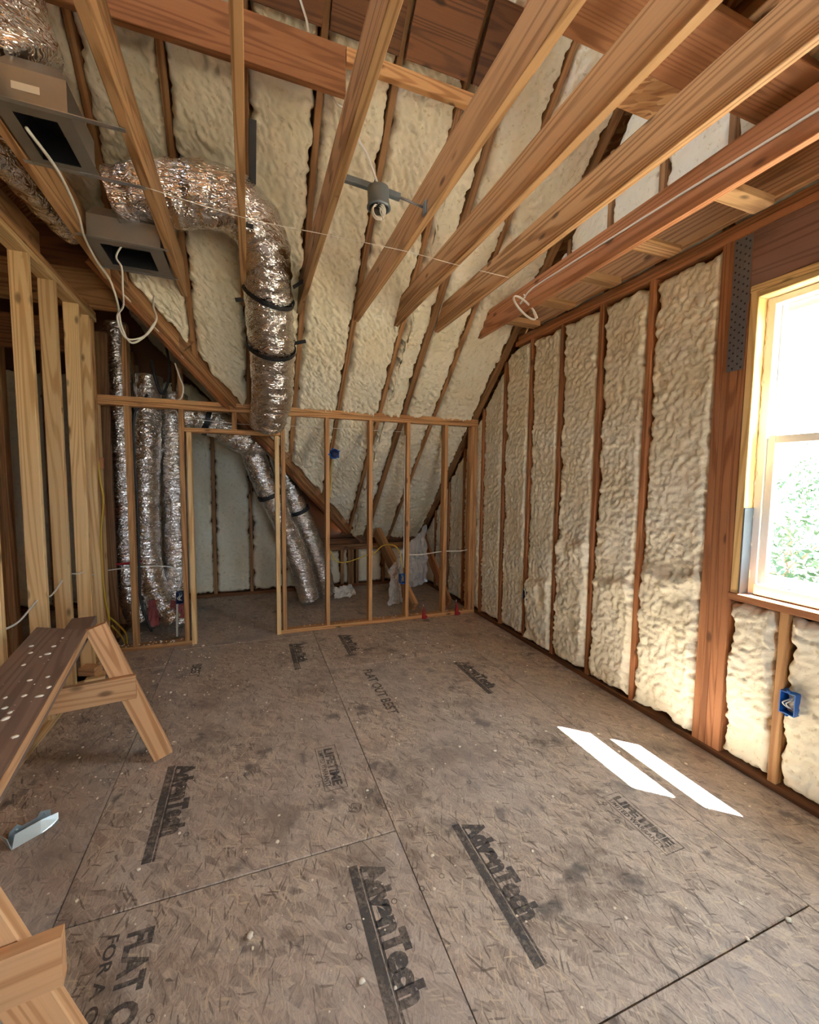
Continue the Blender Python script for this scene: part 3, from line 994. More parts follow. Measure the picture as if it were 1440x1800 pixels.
# plank with a skewed far end
pl = []
for b, a0, a1 in ((-.612, .35, 2.64), (-.392, .35, 2.485)):
    pl += [sp(a0, b, .728), sp(a1, b, .728), sp(a1, b, .764), sp(a0, b, .764)]
c0 = sp(1.45, -.50, .746)
mt = Matrix(((SD.x, -SB.x, 0, c0.x), (SD.y, -SB.y, 0, c0.y), (0, 0, 1, c0.z), (0, 0, 0, 1)))
inv = mt.inverted()
me = mesh_from('top_plank', [inv @ p for p in pl], [(0, 1, 2, 3), (4, 7, 6, 5), (0, 4, 5, 1), (1, 5, 6, 2), (2, 6, 7, 3), (3, 7, 4, 0)], M['grey_plank'])
bm = bmesh.new(); bm.from_mesh(me); bmesh.ops.bevel(bm, geom=bm.edges[:], offset=.003, segments=1, affect='EDGES'); bmesh.ops.recalc_face_normals(bm, faces=bm.faces); bm.to_mesh(me); bm.free()
link('top_plank', me, sh, None, mt)
bar('plank_edge_strip', sp(.35, -.3905, .746), sp(2.48, -.3905, .746), .003, .034, M['cut'], sh)
for a in (2.52, 1.16):
    for sgn in (1, -1):
        o0, o1 = (.362, .095) if a > 2 else (.245, .015) if sgn > 0 else (.33, .11)
        f_ = sp(a, -.458+sgn*o0, 0.02)
        t_ = sp(a, -.458+sgn*o1, .765 if sgn > 0 and a > 2 else .724)
        bar('leg', f_, t_, .09, .04, M['cut'], sh, up=SD)
    bar('crossbrace', sp(a-.041, -.72, .445), sp(a-.041, -.202 if a > 2 else -.245, .445), .038, .115, M['cut'], sh)
rg = random.Random(4)
ico_v = [(-.526, 0, .851), (.526, 0, .851), (-.526, 0, -.851), (.526, 0, -.851), (0, .851, .526), (0, .851, -.526), (0, -.851, .526), (0, -.851, -.526), (.851, .526, 0), (-.851, .526, 0), (.851, -.526, 0), (-.851, -.526, 0)]
ico_f = [(1, 4, 0), (4, 9, 0), (4, 5, 9), (8, 5, 4), (1, 8, 4), (1, 10, 8), (10, 3, 8), (8, 3, 5), (3, 2, 5), (3, 7, 2), (3, 10, 7), (10, 6, 7), (6, 11, 7), (6, 0, 11), (6, 1, 0), (10, 1, 6), (11, 0, 9), (2, 11, 9), (5, 2, 9), (11, 2, 7)]
def lump(p, r, flat=.6, rnd=rg):
    k = [rnd.uniform(.7, 1.2) for _ in range(3)]
    return [(p[0]+x*r*k[0]*rnd.uniform(.8, 1.15), p[1]+y*r*k[1]*rnd.uniform(.8, 1.15), p[2]+z*r*flat*rnd.uniform(.8, 1.1)) for x, y, z in ico_v], ico_f
geos = []
for i in range(70):
    a = rg.uniform(.9, 2.45)
    p = sp(a, rg.uniform(-.595, -.405), .765)
    r = rg.choice([.0015, .002, .002, .003, .004, .009, .012]) if i > 14 else rg.uniform(.007, .013)
    geos.append(lump(p, r, .35))
o = link('foam_drops', mesh_from('foam_drops', *join(*geos), M['crumb'], True), sh)
o['kind'] = 'stuff'

# ------------------------------------------------------------------ ducts
def foil_wob(seed, amp=.06):
    q = random.Random(seed)
    ph = [q.uniform(0, 6.3) for _ in range(6)]
    def f(L, a):
        return amp*(.5*math.sin(L*41+ph[0]+1.5*math.sin(a*2+ph[1]))+.35*math.sin(L*83+a*3+ph[2])+.35*math.sin(a*5+L*9+ph[3])+.3*math.sin(L*17+a+ph[4]))
    return f


def duct(loc_pts, r, label, seed, radii=None, group=None, amp=.06, name='flexible_duct'):
    t = thing(name, loc_pts[-1], label, 'duct', group)
    v, f = tube_geo(loc_pts, r, 28, 26, radii=radii, wob=foil_wob(seed, amp))
    link('foil_sleeve', mesh_from('foil_sleeve', v, f, M['foil'], True), t)
    return t


def strap(t, c, axis, r, w=.022, arc=(0, 2*math.pi), n=28):
    """A black band round a duct."""
    ax = Vector(axis).normalized()
    u = ax.orthogonal().normalized(); v = ax.cross(u)
    vs_, fs = [], []
    for i in range(n+1):
        a = arc[0]+(arc[1]-arc[0])*i/n
        d = u*math.cos(a)+v*math.sin(a)
        for rr, off_ in ((r, -w), (r, w), (r+.006, w), (r+.006, -w)):
            vs_.append(Vector(c)+d*rr+ax*off_)
    for i in range(n):
        for k in range(4):
            fs.append((4*i+k, 4*i+(k+1) % 4, 4*i+4+(k+1) % 4, 4*i+4+k))
    link('black_strap', mesh_from('black_strap', vs_, fs, M['black']), t)


main = duct([(-.66, 2.90, 3.02), (-.40, 2.86, 3.08), (-.14, 2.82, 3.10), (.02, 2.85, 3.07), (.12, 2.97, 2.96), (.15, 3.19, 2.77), (.185, 3.49, 2.47), (.20, 3.80, 2.17), (.16, 4.02, 1.98)], .155, 'large silver flexible duct hanging in an elbow under the rafters', 3, radii=[.15, .165, .165, .16, .15, .16, .165, .16, .15])
strap(main, (.155, 3.20, 2.76), (-.10, .28, -.28), .172, .014)
strap(main, (.18, 3.47, 2.49), (-.03, .30, -.28), .176, .014)
for p0, p1 in (((.31, 3.13, 2.80), (.385, 3.08, 2.84)), ((-.01, 3.20, 2.70), (-.06, 3.18, 2.68)), ((.34, 3.45, 2.52), (.43, 3.42, 2.54))):
    bar('strap_tail', p0, p1, .006, .026, M['black'], main)
bar('black_strap', (.055, 2.60, 3.42), (.05, 2.84, 3.10), .04, .006, M['black'], main, up=(0, -1, -.4))
bar('black_strap', (.05, 2.84, 3.10), (.03, 2.72, 2.92), .04, .006, M['black'], main, up=(0, -1, -.4))
cr = duct([(-.60, 4.58, 2.05), (-.42, 4.60, 2.06), (-.25, 4.62, 2.0), (-.08, 4.64, 1.90), (.10, 4.66, 1.85), (.26, 4.62, 1.95), (.36, 4.5, 2.02)], .13, 'silver duct elbow slung above the framed doorway', 8, radii=[.12, .13, .14, .145, .14, .13, .12], amp=.08)
strap(cr, (-.36, 4.605, 2.04), (.2, .02, -.05), .142)
dA = duct([(-.02, 4.76, 1.95), (.06, 4.80, 1.72), (.17, 4.85, 1.42), (.36, 4.93, .99), (.55, 5.02, .48), (.655, 5.06, .06)], .118, 'silver duct leaning from the doorway elbow to the floor, nearer one', 12, amp=.045)
strap(dA, (.215, 4.868, 1.31), (.19, .08, -.43), .124)
dB = duct([(.28, 5.0, 1.92), (.34, 5.02, 1.70), (.47, 5.06, 1.30), (.67, 5.14, .84), (.82, 5.22, .40), (.90, 5.27, .04)], .108, 'silver duct leaning to the floor behind its twin duct', 17, amp=.045)
strap(dB, (.55, 5.09, 1.12), (.2, .08, -.46), .115)
d1 = duct([(-1.10, 4.66, 2.86), (-1.08, 4.62, 2.5), (-1.075, 4.6, 2.1), (-1.075, 4.6, 1.43), (-1.08, 4.6, .9), (-1.06, 4.58, .45), (-.98, 4.55, .14)], .10, 'narrow silver duct rising beside the left corner studs', 21, amp=.04)
d2 = duct([(-.845, 4.62, 2.42), (-.86, 4.62, 2.14), (-.885, 4.62, 1.69), (-.905, 4.60, 1.15), (-.89, 4.58, .64), (-.80, 4.56, .30), (-.66, 4.5, .13)], .118, 'silver duct with bent foot behind the partition, left one of the pair', 25, amp=.05)
d3 = duct([(-.66, 4.80, 2.30), (-.68, 4.78, 2.08), (-.69, 4.76, 1.43), (-.69, 4.74, .90), (-.69, 4.72, .36), (-.68, 4.7, .05)], .115, 'silver duct standing straight beside the doorway trimmer', 29, amp=.05)
tl = duct([(-1.35, 1.55, 3.75), (-1.10, 1.80, 3.55), (-.92, 2.02, 3.30), (-.74, 2.11, 3.0)], .16, 'crumpled foil duct end feeding the near ceiling boot', 33, radii=[.24, .26, .24, .13], amp=.10)
tl2 = duct([(-1.10, 2.25, 2.98), (-1.02, 2.55, 2.95), (-.98, 2.9, 2.95), (-.95, 3.2, 2.95)], .085, 'dim foil duct above the left wall plate between joists', 37, amp=.10)

# ------------------------------------------------------------------ register boots
def boot(x0, x1, y0, y1, ix0, ix1, iy0, iy1, label, sticker=None, z=2.768, h=.13):
    t = thing('register_boot', ((x0+x1)/2, (y0+y1)/2, z), label, 'duct boot')
    me_v, me_f = [], []
    # flange ring
    o_ = [(x0, y0), (x1, y0), (x1, y1), (x0, y1)]
    i_ = [(ix0, iy0), (ix1, iy0), (ix1, iy1), (ix0, iy1)]
    v = [(*p, z) for p in o_]+[(*p, z) for p in i_]+[(*p, z+.004) for p in o_]+[(*p, z+.004) for p in i_]
    f = []
    for k in range(4):
        n_ = (k+1) % 4
        f += [(k, 4+k, 4+n_, n_), (8+k, 8+n_, 12+n_, 12+k), (k, n_, 8+n_, 8+k), (4+k, 12+k, 12+n_, 4+n_)]
    link('flange', mesh_from('flange', v, f, M['boot']), t)
    e = .012
    b_ = [(x0+e, y0+e), (x1-e, y0+e), (x1-e, y1-e), (x0+e, y1-e)]
    tp = [(x0+.04, y0+.05), (x1-.04, y0+.05), (x1-.04, y1-.05), (x0+.04, y1-.05)]
    v = [(*p, z+.004) for p in b_]+[(*p, z+h) for p in b_]+[(*p, z+h+.06) for p in tp]
    f = [(k, (k+1) % 4, 4+(k+1) % 4, 4+k) for k in range(4)]+[(4+k, 4+(k+1) % 4, 8+(k+1) % 4, 8+k) for k in range(4)]+[(8, 9, 10, 11)]
    link('housing', mesh_from('housing', v, f, M['boot']), t)
    v = [(*p, z+.002) for p in i_]+[(*p, z+h*.8) for p in i_]
    f = [(k, 4+k, 4+(k+1) % 4, (k+1) % 4) for k in range(4)]+[(4, 7, 6, 5)]
    link('lining', mesh_from('lining', v, f, M['black_in']), t)
    for yy in (y0-.012, y1+.004):
        bar('hanger_strap', (-.83, yy, z+.002), (-.40, yy, z-.004), .022, .003, M['galv'], t)
    if sticker:
        link('sticker', mesh_from('sticker', [(sticker[0], y0+e-.001, sticker[2]), (sticker[1], y0+e-.001, sticker[2]), (sticker[1], y0+e-.001, sticker[3]), (sticker[0], y0+e-.001, sticker[3])], [(0, 1, 2, 3)], M['label']), t)
    return t


boot(-.80, -.57, 1.95, 2.27, -.752, -.622, 1.99, 2.235, 'sheet metal boot with a black opening, nearer the camera with white sticker', (-.74, -.66, 2.825, 2.85))
boot(-.80, -.43, 2.84, 3.20, -.74, -.50, 2.89, 3.14, 'sheet metal boot with a black opening beside the hanging white cables')

# ------------------------------------------------------------------ fan box on its brace
fb = thing('ceiling_fan_box', (.595, 2.03, 2.79), 'grey steel fan box on an adjustable brace between two joists', 'electrical box')
bar('brace_sleeve', (.412, 2.045, 2.872), (.60, 2.035, 2.852), .028, .028, M['grey_box'], fb)
bar('brace_sleeve', (.60, 2.035, 2.852), (.70, 2.03, 2.838), .028, .028, M['grey_box'], fb)
tube('brace_rod', [(.69, 2.03, 2.84), (.824, 2.03, 2.82)], .006, M['galv'], fb)
box('brace_foot', .818, .8245, 1.99, 2.03, 2.775, 2.835, M['grey_box'], fb)
tube('box_body', [(.592, 2.03, 2.852), (.594, 2.03, 2.80), (.596, 2.03, 2.768)], .05, M['grey_box'], fb, seg=20, n=3, radii=[.05, .05, .052])
tube('box_lip', [(.596, 2.03, 2.772), (.596, 2.03, 2.765)], .056, M['grey_box'], fb, seg=20)
tube('box_opening', [(.596, 2.03, 2.7645), (.596, 2.03, 2.763)], .047, M['black_in'], fb, seg=20)
cv = []
for i in range(30):
    a = i/29*2*math.pi*2.3
    cv.append((.585+.028*math.cos(a)+.004*i/29, 2.02-.03*i/29, 2.735+.032*math.sin(a)))
tube('white_wire_coil', cv, .0035, M['white_wire'], fb, seg=6, n=3)
tube('white_wire_end', [(.60, 2.02, 2.765), (.595, 2.0, 2.73), (.60, 1.98, 2.70), (.603, 1.975, 2.685)], .0035, M['white_wire'], fb, seg=6)
o = tube('lighting_cable', [(.595, 2.03, 2.86), (.545, 2.03, 2.98), (.505, 2.06, 3.07), (.52, 2.30, 3.36), (.47, 2.45, 3.52), (.41, 2.46, 3.63), (.36, 2.445, 3.735), (.315, 2.36, 3.775), (.265, 2.30, 3.84), (.24, 2.26, 3.92)], .0055, M['white_wire'], None, seg=6)
tag(o, 'white cable dropping from the roof beam into the grey fan box', 'cable')

# ------------------------------------------------------------------ cables
def cable(name, pts, r, mat, label, group=None):
    return tag(tube(name, pts, r, M[mat], None, seg=6, n=8), label, 'cable', group)


cable('power_cable', [(1.957, -1.2, 2.80), (1.957, .4, 2.84), (1.957, 1.03, 2.85), (1.957, 1.55, 2.868), (1.957, 1.94, 2.877), (1.957, 2.55, 2.89), (1.957, 2.74, 2.885), (1.953, 2.84, 2.83)], .006, 'white_wire', 'white cable stapled along the side of the joist nearest the right wall')
lo = []
for i in range(26):
    a = i/25*2*math.pi*2.1
    lo.append((1.93+.10*math.cos(a), 2.74+.015*i/25, 2.765+.045*math.sin(a)-.055*math.cos(a)))
cable('cable_loop', [(1.953, 2.80, 2.885)]+lo, .0055, 'white_wire', 'loose white cable loop hanging below the joist end')
cable('hanging_cable', [(-.735, 2.05, 2.76), (-.72, 2.29, 2.762), (-.75, 2.60, 2.765), (-.79, 2.82, 2.76), (-.80, 3.05, 2.74), (-.78, 3.2, 2.71), (-.765, 3.25, 2.65), (-.755, 3.28, 2.58), (-.74, 3.28, 2.45), (-.69, 3.28, 2.355), (-.60, 3.28, 2.42), (-.545, 3.28, 2.52), (-.56, 3.29, 2.60), (-.56, 3.32, 2.68)], .0065, 'white_wire', 'long white cable looping down past the left cross beam')
cable('hanging_cable', [(-.56, 2.95, 2.96), (-.61, 2.97, 2.88), (-.685, 2.985, 2.76), (-.665, 3.0, 2.70), (-.675, 3.05, 2.60), (-.71, 3.2, 2.55), (-.76, 3.27, 2.50), (-.72, 3.275, 2.38), (-.62, 3.27, 2.40), (-.55, 3.27, 2.50)], .0055, 'white_wire', 'thinner white cable crossing in front of the farther boot')
cable('drop_cable', [(-.545, 4.02, 2.42), (-.52, 4.08, 2.32), (-.50, 4.1, 2.25), (-.52, 4.12, 2.16), (-.60, 4.27, 2.13), (-.565, 4.275, 1.98), (-.562, 4.275, 1.5), (-.565, 4.275, 1.18), (-.562, 4.275, .78), (-.585, 4.275, .55), (-.625, 4.275, .44)], .006, 'white_wire', 'white cable running down to the dark box beside the doorway')
cable('riser_cable', [(-.62, 4.28, .40), (-.628, 4.28, .2), (-.63, 4.27, .05)], .009, 'white_wire', 'thick white riser cable between the dark box and bottom plate')
cable('side_cable', [(-1.17, 4.27, .69), (-.93, 4.268, .71), (-.70, 4.27, .70), (-.60, 4.27, .66)], .0045, 'white_wire', 'white cable strung level across the left silver ducts')
cable('black_cable', [(-.66, 4.33, 2.70), (-.63, 4.33, 2.44), (-.655, 4.33, 2.29), (-.70, 4.33, 2.22), (-.74, 4.33, 2.33), (-.77, 4.33, 2.5)], .011, 'black', 'black cable loop hanging above the partition plate')
cable('black_cable', [(-.80, 4.30, 2.20), (-.84, 4.275, 2.12), (-.90, 4.27, 2.0), (-.908, 4.268, 1.68), (-.90, 4.268, 1.19), (-.905, 4.268, .69), (-.90, 4.268, .39), (-.83, 4.275, .12)], .011, 'black', 'black cable running down the stud beside silver ducts')
cable('yellow_cable', [(-1.125, 4.11, 1.62), (-1.115, 4.10, 1.45), (-1.10, 4.10, 1.3), (-1.125, 4.10, 1.05), (-1.13, 4.10, .8), (-1.12, 4.10, .5), (-1.10, 4.12, .3)], .007, 'yellow_wire', 'yellow cable dropping beside the pale corner studs')
cable('yellow_cable', [(-1.14, 4.28, .28), (-1.08, 4.29, .20), (-1.03, 4.29, .12), (-1.015, 4.27, .02)], .008, 'yellow_wire', 'upper of two yellow cables curling down to the floor')
cable('yellow_cable', [(-1.14, 4.31, .20), (-1.09, 4.31, .13), (-1.05, 4.30, .06), (-1.04, 4.29, .01)], .008, 'yellow_wire', 'lower of two yellow cables curling down to the floor')
cable('yellow_cable', [(.74, 4.20, .79), (.81, 4.22, .67), (.93, 4.215, .655), (1.11, 4.205, .71), (1.20, 4.22, .72), (1.30, 4.23, .80), (1.42, 4.23, .80), (1.49, 4.22, .72), (1.515, 4.20, .56)], .0055, 'yellow_wire', 'slack yellow cable threaded between partition studs')
cable('level_cable', [(1.57, 4.205, .695), (1.74, 4.205, .69), (1.98, 4.205, .71), (2.20, 4.205, .705), (2.31, 4.205, .72)], .0055, 'white_wire', 'white cable strung level to the right end of the partition')
cable('stud_cable', [(1.53, 4.205, 1.95), (1.527, 4.20, 1.6), (1.527, 4.20, 1.1), (1.525, 4.20, .56)], .005, 'white_wire', 'white cable stapled down a partition stud to blue box')
cable('pull_string', [(-.49, 4.26, 2.01), (-.07, 4.262, 1.985), (.33, 4.262, 1.99), (.88, 4.262, 1.99), (1.55, 4.262, 1.99)], .0022, 'white_wire', 'thin white string across the top of the partition')
cable('joist_string', [(-.41, 2.27, 2.767), (.01, 2.345, 2.766), (.39, 2.34, 2.765), (.84, 2.34, 2.766), (1.18, 2.37, 2.766), (1.55, 2.39, 2.766)], .0015, 'white_wire', 'thin string stretched across the undersides of the joists')
cable('wall_cable', [(-1.165, 2.55, .74), (-1.14, 2.75, .73), (-1.165, 3.06, .77), (-1.15, 3.2, .76), (-1.165, 3.48, .82), (-1.15, 3.64, .80), (-1.165, 3.83, .77), (-1.165, 4.04, .70)], .0055, 'white_wire', 'white cable threaded through the pale left wall studs')

# ------------------------------------------------------------------ electrical boxes
def ebox(x, y, z, axis, label, mat='blue', s_=(.056, .07, .10), wires=('yellow_wire',), name='outlet_box'):
    """axis = direction the open face looks."""
    t = thing(name, (x, y, z), label, 'electrical box', None)
    w, d, h = s_
    A = Vector(axis); Zv = Vector((0, 0, 1)); B = Zv.cross(A)
    o_ = Vector((x, y, z))
    def P(b, a, zz):
        return o_+B*b+A*a+Zv*zz
    k = .004
    out = [(-w/2, -h/2), (w/2, -h/2), (w/2, h/2), (-w/2, h/2)]
    inn = [(-w/2+k, -h/2+k), (w/2-k, -h/2+k), (w/2-k, h/2-k), (-w/2+k, h/2-k)]
    v = [P(b, 0, q) for b, q in out]+[P(b, -d, q) for b, q in out]+[P(b, 0, q) for b, q in inn]+[P(b, -d+k, q) for b, q in inn]
    f = [(4, 7, 6, 5), (12, 13, 14, 15)]
    for i in range(4):
        j = (i+1) % 4
        f += [(i, 4+i, 4+j, j), (i, j, 8+j, 8+i), (8+i, 8+j, 12+j, 12+i)]
    link('box_shell', mesh_from('box_shell', v, f, M[mat]), t)
    for i, wm_ in enumerate(wires):
        q = (i-(len(wires)-1)/2)*.014
        tube('wire', [P(q, -d+.008, .03), P(q+.008, -.02, .02), P(q-.008, .004, 0), P(q+.006, -.012, -.022), P(q, -d+.012, -.035)], .003, M[wm_], t, seg=6, n=5)
    for q in (-1, 1):
        tube('lug', [P(0, -.012, q*(h/2+.004)), P(0, -.001, q*(h/2+.004))], .006, M[mat], t, seg=8)
    return t


t = thing('round_outlet_box', (.785, KY+.02, 1.735), 'bright blue round box high on a partition stud', 'electrical box')
v, f = tube_geo([(.785, KY+.055, 1.735), (.785, KY+.02, 1.735), (.785, KY-.006, 1.735)], .048, 24, 2, radii=[.044, .047, .048])
link('box_shell', mesh_from('box_shell', v, f, M['blue'], True), t)
tube('box_opening', [(.785, KY-.0062, 1.735), (.785, KY-.0075, 1.735)], .040, M['navy'], t, seg=24)
for a in (.5, 1.9, 3.3, 4.2, 5.6):
    tube('lug', [(.785+.05*math.cos(a), KY+.01, 1.735+.05*math.sin(a)), (.785+.05*math.cos(a), KY-.008, 1.735+.05*math.sin(a))], .009, M['blue'], t, seg=8)
cable('yellow_cable', [(.77, KY+.03, 1.69), (.765, KY+.03, 1.60), (.755, KY+.03, 1.45), (.745, KY+.03, 1.30)], .0055, 'yellow_wire', 'short yellow cable hanging from the round blue box')
ebox(1.508, KY-.002, .445, (0, -1, 0), 'blue box with yellow wires low on a partition stud', 'blue', (.052, .07, .095), ('yellow_wire', 'yellow_wire'))
ebox(-.585, KY-.002, .43, (0, -1, 0), 'dark blue box with white wires beside the doorway trimmer', 'navy', (.056, .07, .10), ('white_wire', 'white_wire'))
ebox(WX-.040, 1.166, .475, (-1, 0, 0), 'blue box with white wire on the stud under the window', 'blue', (.062, .07, .105), ('white_wire', 'white_wire'))
ebox(WX-.030, 3.20, .46, (-1, 0, 0), 'dark blue box in foam far along the right wall', 'navy', (.055, .06, .095), ())

# ------------------------------------------------------------------ steel tie plates on the header
def tie(y0, y1, z0, z1, x, label):
    t = thing('tie_plate', (x, (y0+y1)/2, z0), label, 'steel plate')
    box('plate_sheet', x-.0025, x, y0, y1, z0, z1, M['plate'], t, axis='z')
    geos = []
    n = int((z1-z0)/.036)
    for i in range(n):
        for c_, o_ in ((.14, 0), (.36, .5), (.64, 0), (.86, .5)):
            yy = y0+(y1-y0)*c_; zz = z0+(i+.3+o_)*(z1-z0)/(n+.2)
            geos.append(([(x-.0032, yy+.0055*math.cos(a), zz+.0055*math.sin(a)) for a in np.linspace(0, 6.283, 7)[:-1]], [tuple(range(6))]))
    o = link('nail_holes', mesh_from('nail_holes', *join(*geos), M['black_in']), t)
    o['kind'] = 'stuff'
    box('rib', x-.005, x-.0025, (y0+y1)/2-.004, (y0+y1)/2+.004, z0+.005, z1-.005, M['plate'], t, axis='z')


tie(1.476, 1.562, 2.40, 2.735, WX-.003, 'upper perforated steel tie plate where post meets header')
tie(1.480, 1.562, 2.075, 2.435, WX-.007, 'lower perforated steel tie plate on the post beside window')

# ------------------------------------------------------------------ loose things behind the partition
t = thing('leaning_lumber', (1.74, 4.40, 0), 'short lumber brace leaning behind the partition beside the plastic', 'lumber')
bar('stick', (1.75, 4.42, .045), (1.60, 5.38, .80), .038, .14, M['stud'], t)
bar('stick', (1.71, 4.42, .045), (1.56, 5.38, .80), .036, .14, M['rafter'], t)
t = thing('leaning_lumber', (2.2, 4.40, 0), 'dark lumber brace leaning behind the last partition stud', 'lumber')
bar('stick', (2.17, 4.40, .05), (2.22, 5.40, .74), .038, .14, M['post'], t)

def sheet(name, P00, P10, P01, P11, nu, nv, amp, seed, mat, label, cat, thick=.0):
    rg_ = np.random.default_rng(seed)
    A = [np.array(p, float) for p in (P00, P10, P01, P11)]
    u = np.linspace(0, 1, nu)[:, None]; v = np.linspace(0, 1, nv)[None, :]
    P = (A[0][None, None]*(1-u)[..., None]*(1-v)[..., None]+A[1][None, None]*u[..., None]*(1-v)[..., None]+A[2][None, None]*(1-u)[..., None]*v[..., None]+A[3][None, None]*u[..., None]*v[..., None])
    n_ = np.cross(A[1]-A[0], A[2]-A[0]); n_ /= np.linalg.norm(n_)
    h = np.abs(pnoise(u*4+seed, v*5, 1))*amp*2+pnoise(u*9, v*8+seed, 2)*amp*.7+pnoise(u*2.2, v*1.7+seed*3, 3)*amp*1.6
    P = P+h[..., None]*n_
    e = pnoise(u*6+seed, v*6, 4)
    P[..., 0] += e*amp; P[..., 2] += pnoise(u*5, v*5+seed, 5)*amp*.8
    base = Vector(P.reshape(-1, 3)[0])
    vs_ = [Vector(p)-base for p in P.reshape(-1, 3)]
    fs = [(i*nv+j, (i+1)*nv+j, (i+1)*nv+j+1, i*nv+j+1) for i in range(nu-1) for j in range(nv-1)]
    me = mesh_from(name, vs_, fs, mat, False)
    o = link(name, me, None, None, Matrix.Translation(base))
    m_ = o.modifiers.new('sheet', 'SOLIDIFY'); m_.thickness = .0015
    return tag(o, label, cat)


sheet('plastic_sheet', (1.66, 4.74, .60), (2.02, 4.76, .95), (1.72, 4.66, .18), (2.02, 4.70, .26), 16, 18, .05, 3, M['plastic'], 'crumpled clear plastic sheet hanging behind the partition studs', 'plastic')
sheet('plastic_scrap', (1.52, 4.66, .46), (1.70, 4.70, .62), (1.50, 4.60, .02), (1.66, 4.62, .06), 10, 14, .04, 8, M['plastic'], 'torn clear plastic strip trailing to the floor beside blue box', 'plastic')
sheet('paper_scrap', (.96, 5.10, .03), (1.24, 5.16, .035), (.98, 5.28, .13), (1.22, 5.34, .12), 12, 8, .03, 5, M['paper'], 'crumpled white paper on the floor behind the partition', 'paper')
for i, (x, y, h, lab) in enumerate(((1.745, 4.150, .135, 'thin red painted spike on the partition plate beside the leaning brace'), (2.14, 4.152, .15, 'red painted stub with splash on the plate near the corner'))):
    t = thing('red_marker', (x, y, 0), lab, 'marker')
    v, f = tube_geo([(x, y, .0), (x, y, h*.6), (x-.006, y, h)], .016, 8, 4, radii=[.024, .015, .004])
    link('spike', mesh_from('spike', v, f, M['red'], True), t)
    tube('tip', [(x-.006, y, h), (x-.008, y, h+.02)], .004, M['label'], t, seg=6)
    link('splash', mesh_from('splash', *lump((x+.01, y-.01, .02), .04, .5), M['red'], True), t)

# red paper backing behind the left ducts
for x0, x1, z0, z1, lab in ((-.70, -.56, .16, .34, 'pinkish red bag end behind the dark box beside doorway'), (-.885, -.80, .10, .36, 'red wrapping edge beside the bent duct foot')):
    sheet('red_wrapping', (x0, 4.44, z0), (x1, 4.44, z0+.02), (x0, 4.45, z1), (x1, 4.45, z1), 8, 8, .015, int(abs(x0)*100), M['pink'], lab, 'wrapping')
o = tag(tube('red_clamp', [(-1.16, 4.46, .705), (-1.0, 4.458, .715), (-.93, 4.46, .72)], .011, M['red'], None, seg=8), 'red band round the narrow corner duct', 'band')

# ------------------------------------------------------------------ on the floor
t = thing('wood_offcut', (-1.10, 3.62, 0), 'pale flat wood offcut on the floor beside the sawhorse', 'wood scrap')
bar('block', (-1.26, 3.60, .019), (-1.02, 3.66, .019), .12, .036, M['pale_stud'], t)
t = thing('wood_offcut', (-1.06, 3.66, .038), 'reddish wood block stacked on the pale offcut', 'wood scrap')
bar('block', (-1.17, 3.70, .068), (-1.06, 3.66, .068), .085, .06, M['cut'], t)

# folded zinc bracket
t = thing('metal_bracket', (-.89, 2.12, 0), 'shiny folded metal bracket lying on the floor beside the sawhorse', 'bracket')
R_ = Matrix.Translation((-.875, 2.125, .001)) @ Matrix.Rotation(math.radians(38), 4, 'Z') @ Matrix.Scale(.85, 4)
def bp(*pts):
    return [R_ @ Vector(p) for p in pts]
def plate(name, pts, d):
    slab(name, bp(*pts), .0015, R_.to_3x3() @ Vector(d), M['bracket'], t)
plate('base_flange', [(-.09, -.045, .002), (.10, -.035, .002), (.10, .020, .002), (-.09, .020, .002)], (0, 0, 1))
plate('side_flange', [(-.088, -.045, .002), (.02, -.043, .002), (.06, -.036, .002), (.10, -.022, .014), (.105, -.008, .040), (.03, -.020, .056), (-.07, -.024, .056)], (0, 1, 0))
plate('rear_flange', [(-.09, .020, .002), (.085, .020, .002), (.085, .026, .055), (.045, .026, .070), (.03, .024, .050), (-.03, .024, .050), (-.045, .026, .068), (-.075, .024, .050)], (0, 1, 0))
plate('end_tab', [(-.09, -.045, .002), (-.092, .032, .002), (-.112, .034, .060), (-.100, -.030, .056)], (1, 0, 0))
for p in ((-.05, .022, .044), (.06, .022, .050)):
    c_ = R_ @ Vector(p)
    link('rivet', mesh_from('rivet', *lump(c_, .006, .8), M['bracket'], True), t)

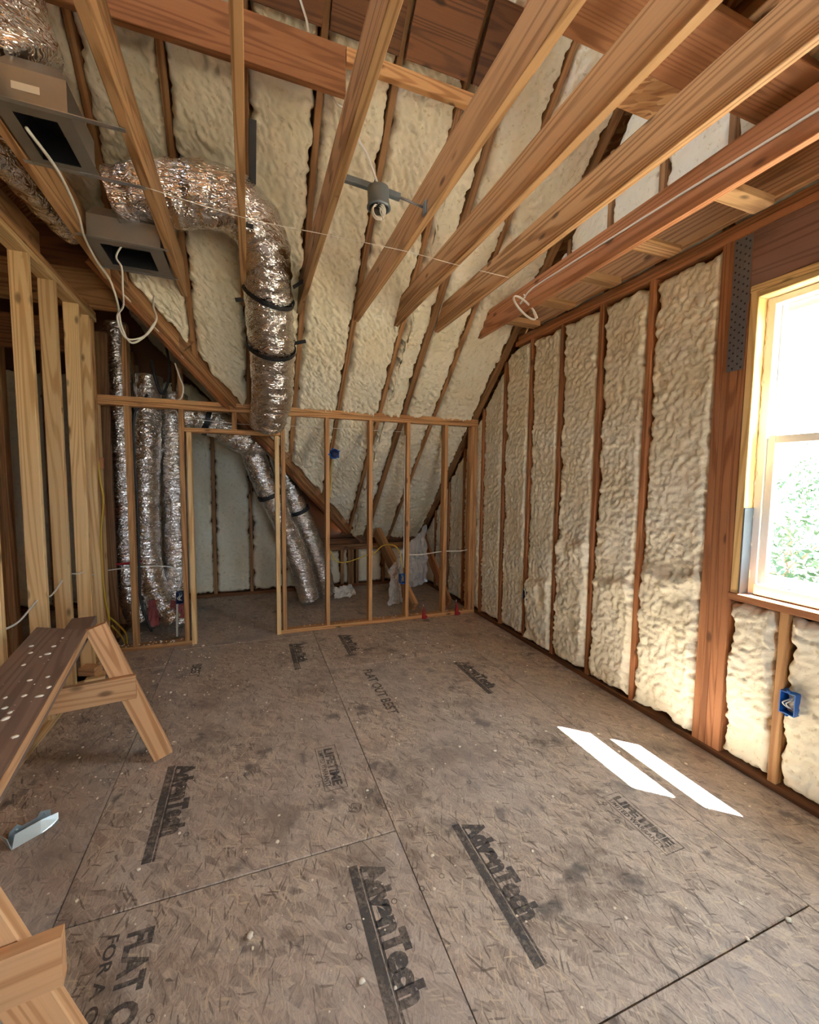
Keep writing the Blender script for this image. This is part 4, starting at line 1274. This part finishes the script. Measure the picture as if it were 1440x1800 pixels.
crg = random.Random(21)
for x, y, r, lab in ((-.53, 3.25, .014, 'white foam crumb alone on the floor right of the sawhorse leg'), (-.02, 1.38, .014, 'white foam crumb near the slogan letters, close to the camera'),
                     (.29, 1.13, .014, 'white foam crumb beside the nearest long stencilled bar'), (1.71, .80, .013, 'white foam crumb on the floor seam under the window side'),
                     (1.20, 1.77, .009, 'white foam crumb on the bright floor left of the sun patch'), (-.40, 4.08, .017, 'flat white foam crumb at the foot of the doorway trimmer'),
                     (-.33, 3.80, .009, 'small white foam crumb in front of the doorway'), (1.05, 1.33, .008, 'white foam crumb right of the middle stencilled word'),
                     (.60, 2.46, .010, 'white foam crumb beside the floor seam past the boxed stamp'), (.66, 1.45, .009, 'white foam crumb on the centre floor seam near the camera')):
    v, f = lump((0, 0, r*.45), r, .5, crg)
    o = link('foam_crumb', mesh_from('foam_crumb', v, f, M['crumb'], True), None, None, Matrix.Translation((x, y, 0)))
    tag(o, lab, 'crumb', 'larger foam crumbs on the floor')
geos = []
for i in range(2600):
    q = crg.random()
    if q < .45:
        x, y = crg.uniform(-1.1, 2.3), crg.gauss(3.5, .55)
    elif q < .75:
        x, y = crg.uniform(-1., 2.3), crg.uniform(.7, 4.1)
    elif q < .88:
        x, y = crg.uniform(-1.1, 2.3), 4.15+abs(crg.gauss(0, .5))
    else:
        x, y = crg.gauss(-.75, .25), crg.uniform(2.2, 3.6)
    if y > 5.7 or not -1.1 < x < 2.33 or (KY-.01 < y < KY+.1):
        continue
    r = min(crg.expovariate(1/.0019)+.0012, .009)
    geos.append(lump((x, y, r*.3), r, .5, crg))
for i in range(90):   # along the bottom plates
    x = crg.choice([crg.uniform(-1.15, -.5), crg.uniform(.3, 2.3)])
    r = crg.uniform(.003, .010)
    geos.append(lump((x, KY+crg.uniform(.005, .08), .0372+r*.4), r, .6, crg))
o = link('foam_debris', mesh_from('foam_debris', *join(*geos), M['crumb']))
o['kind'] = 'stuff'
tag(o, 'tiny white foam specks scattered over floor and bottom plates', 'debris')
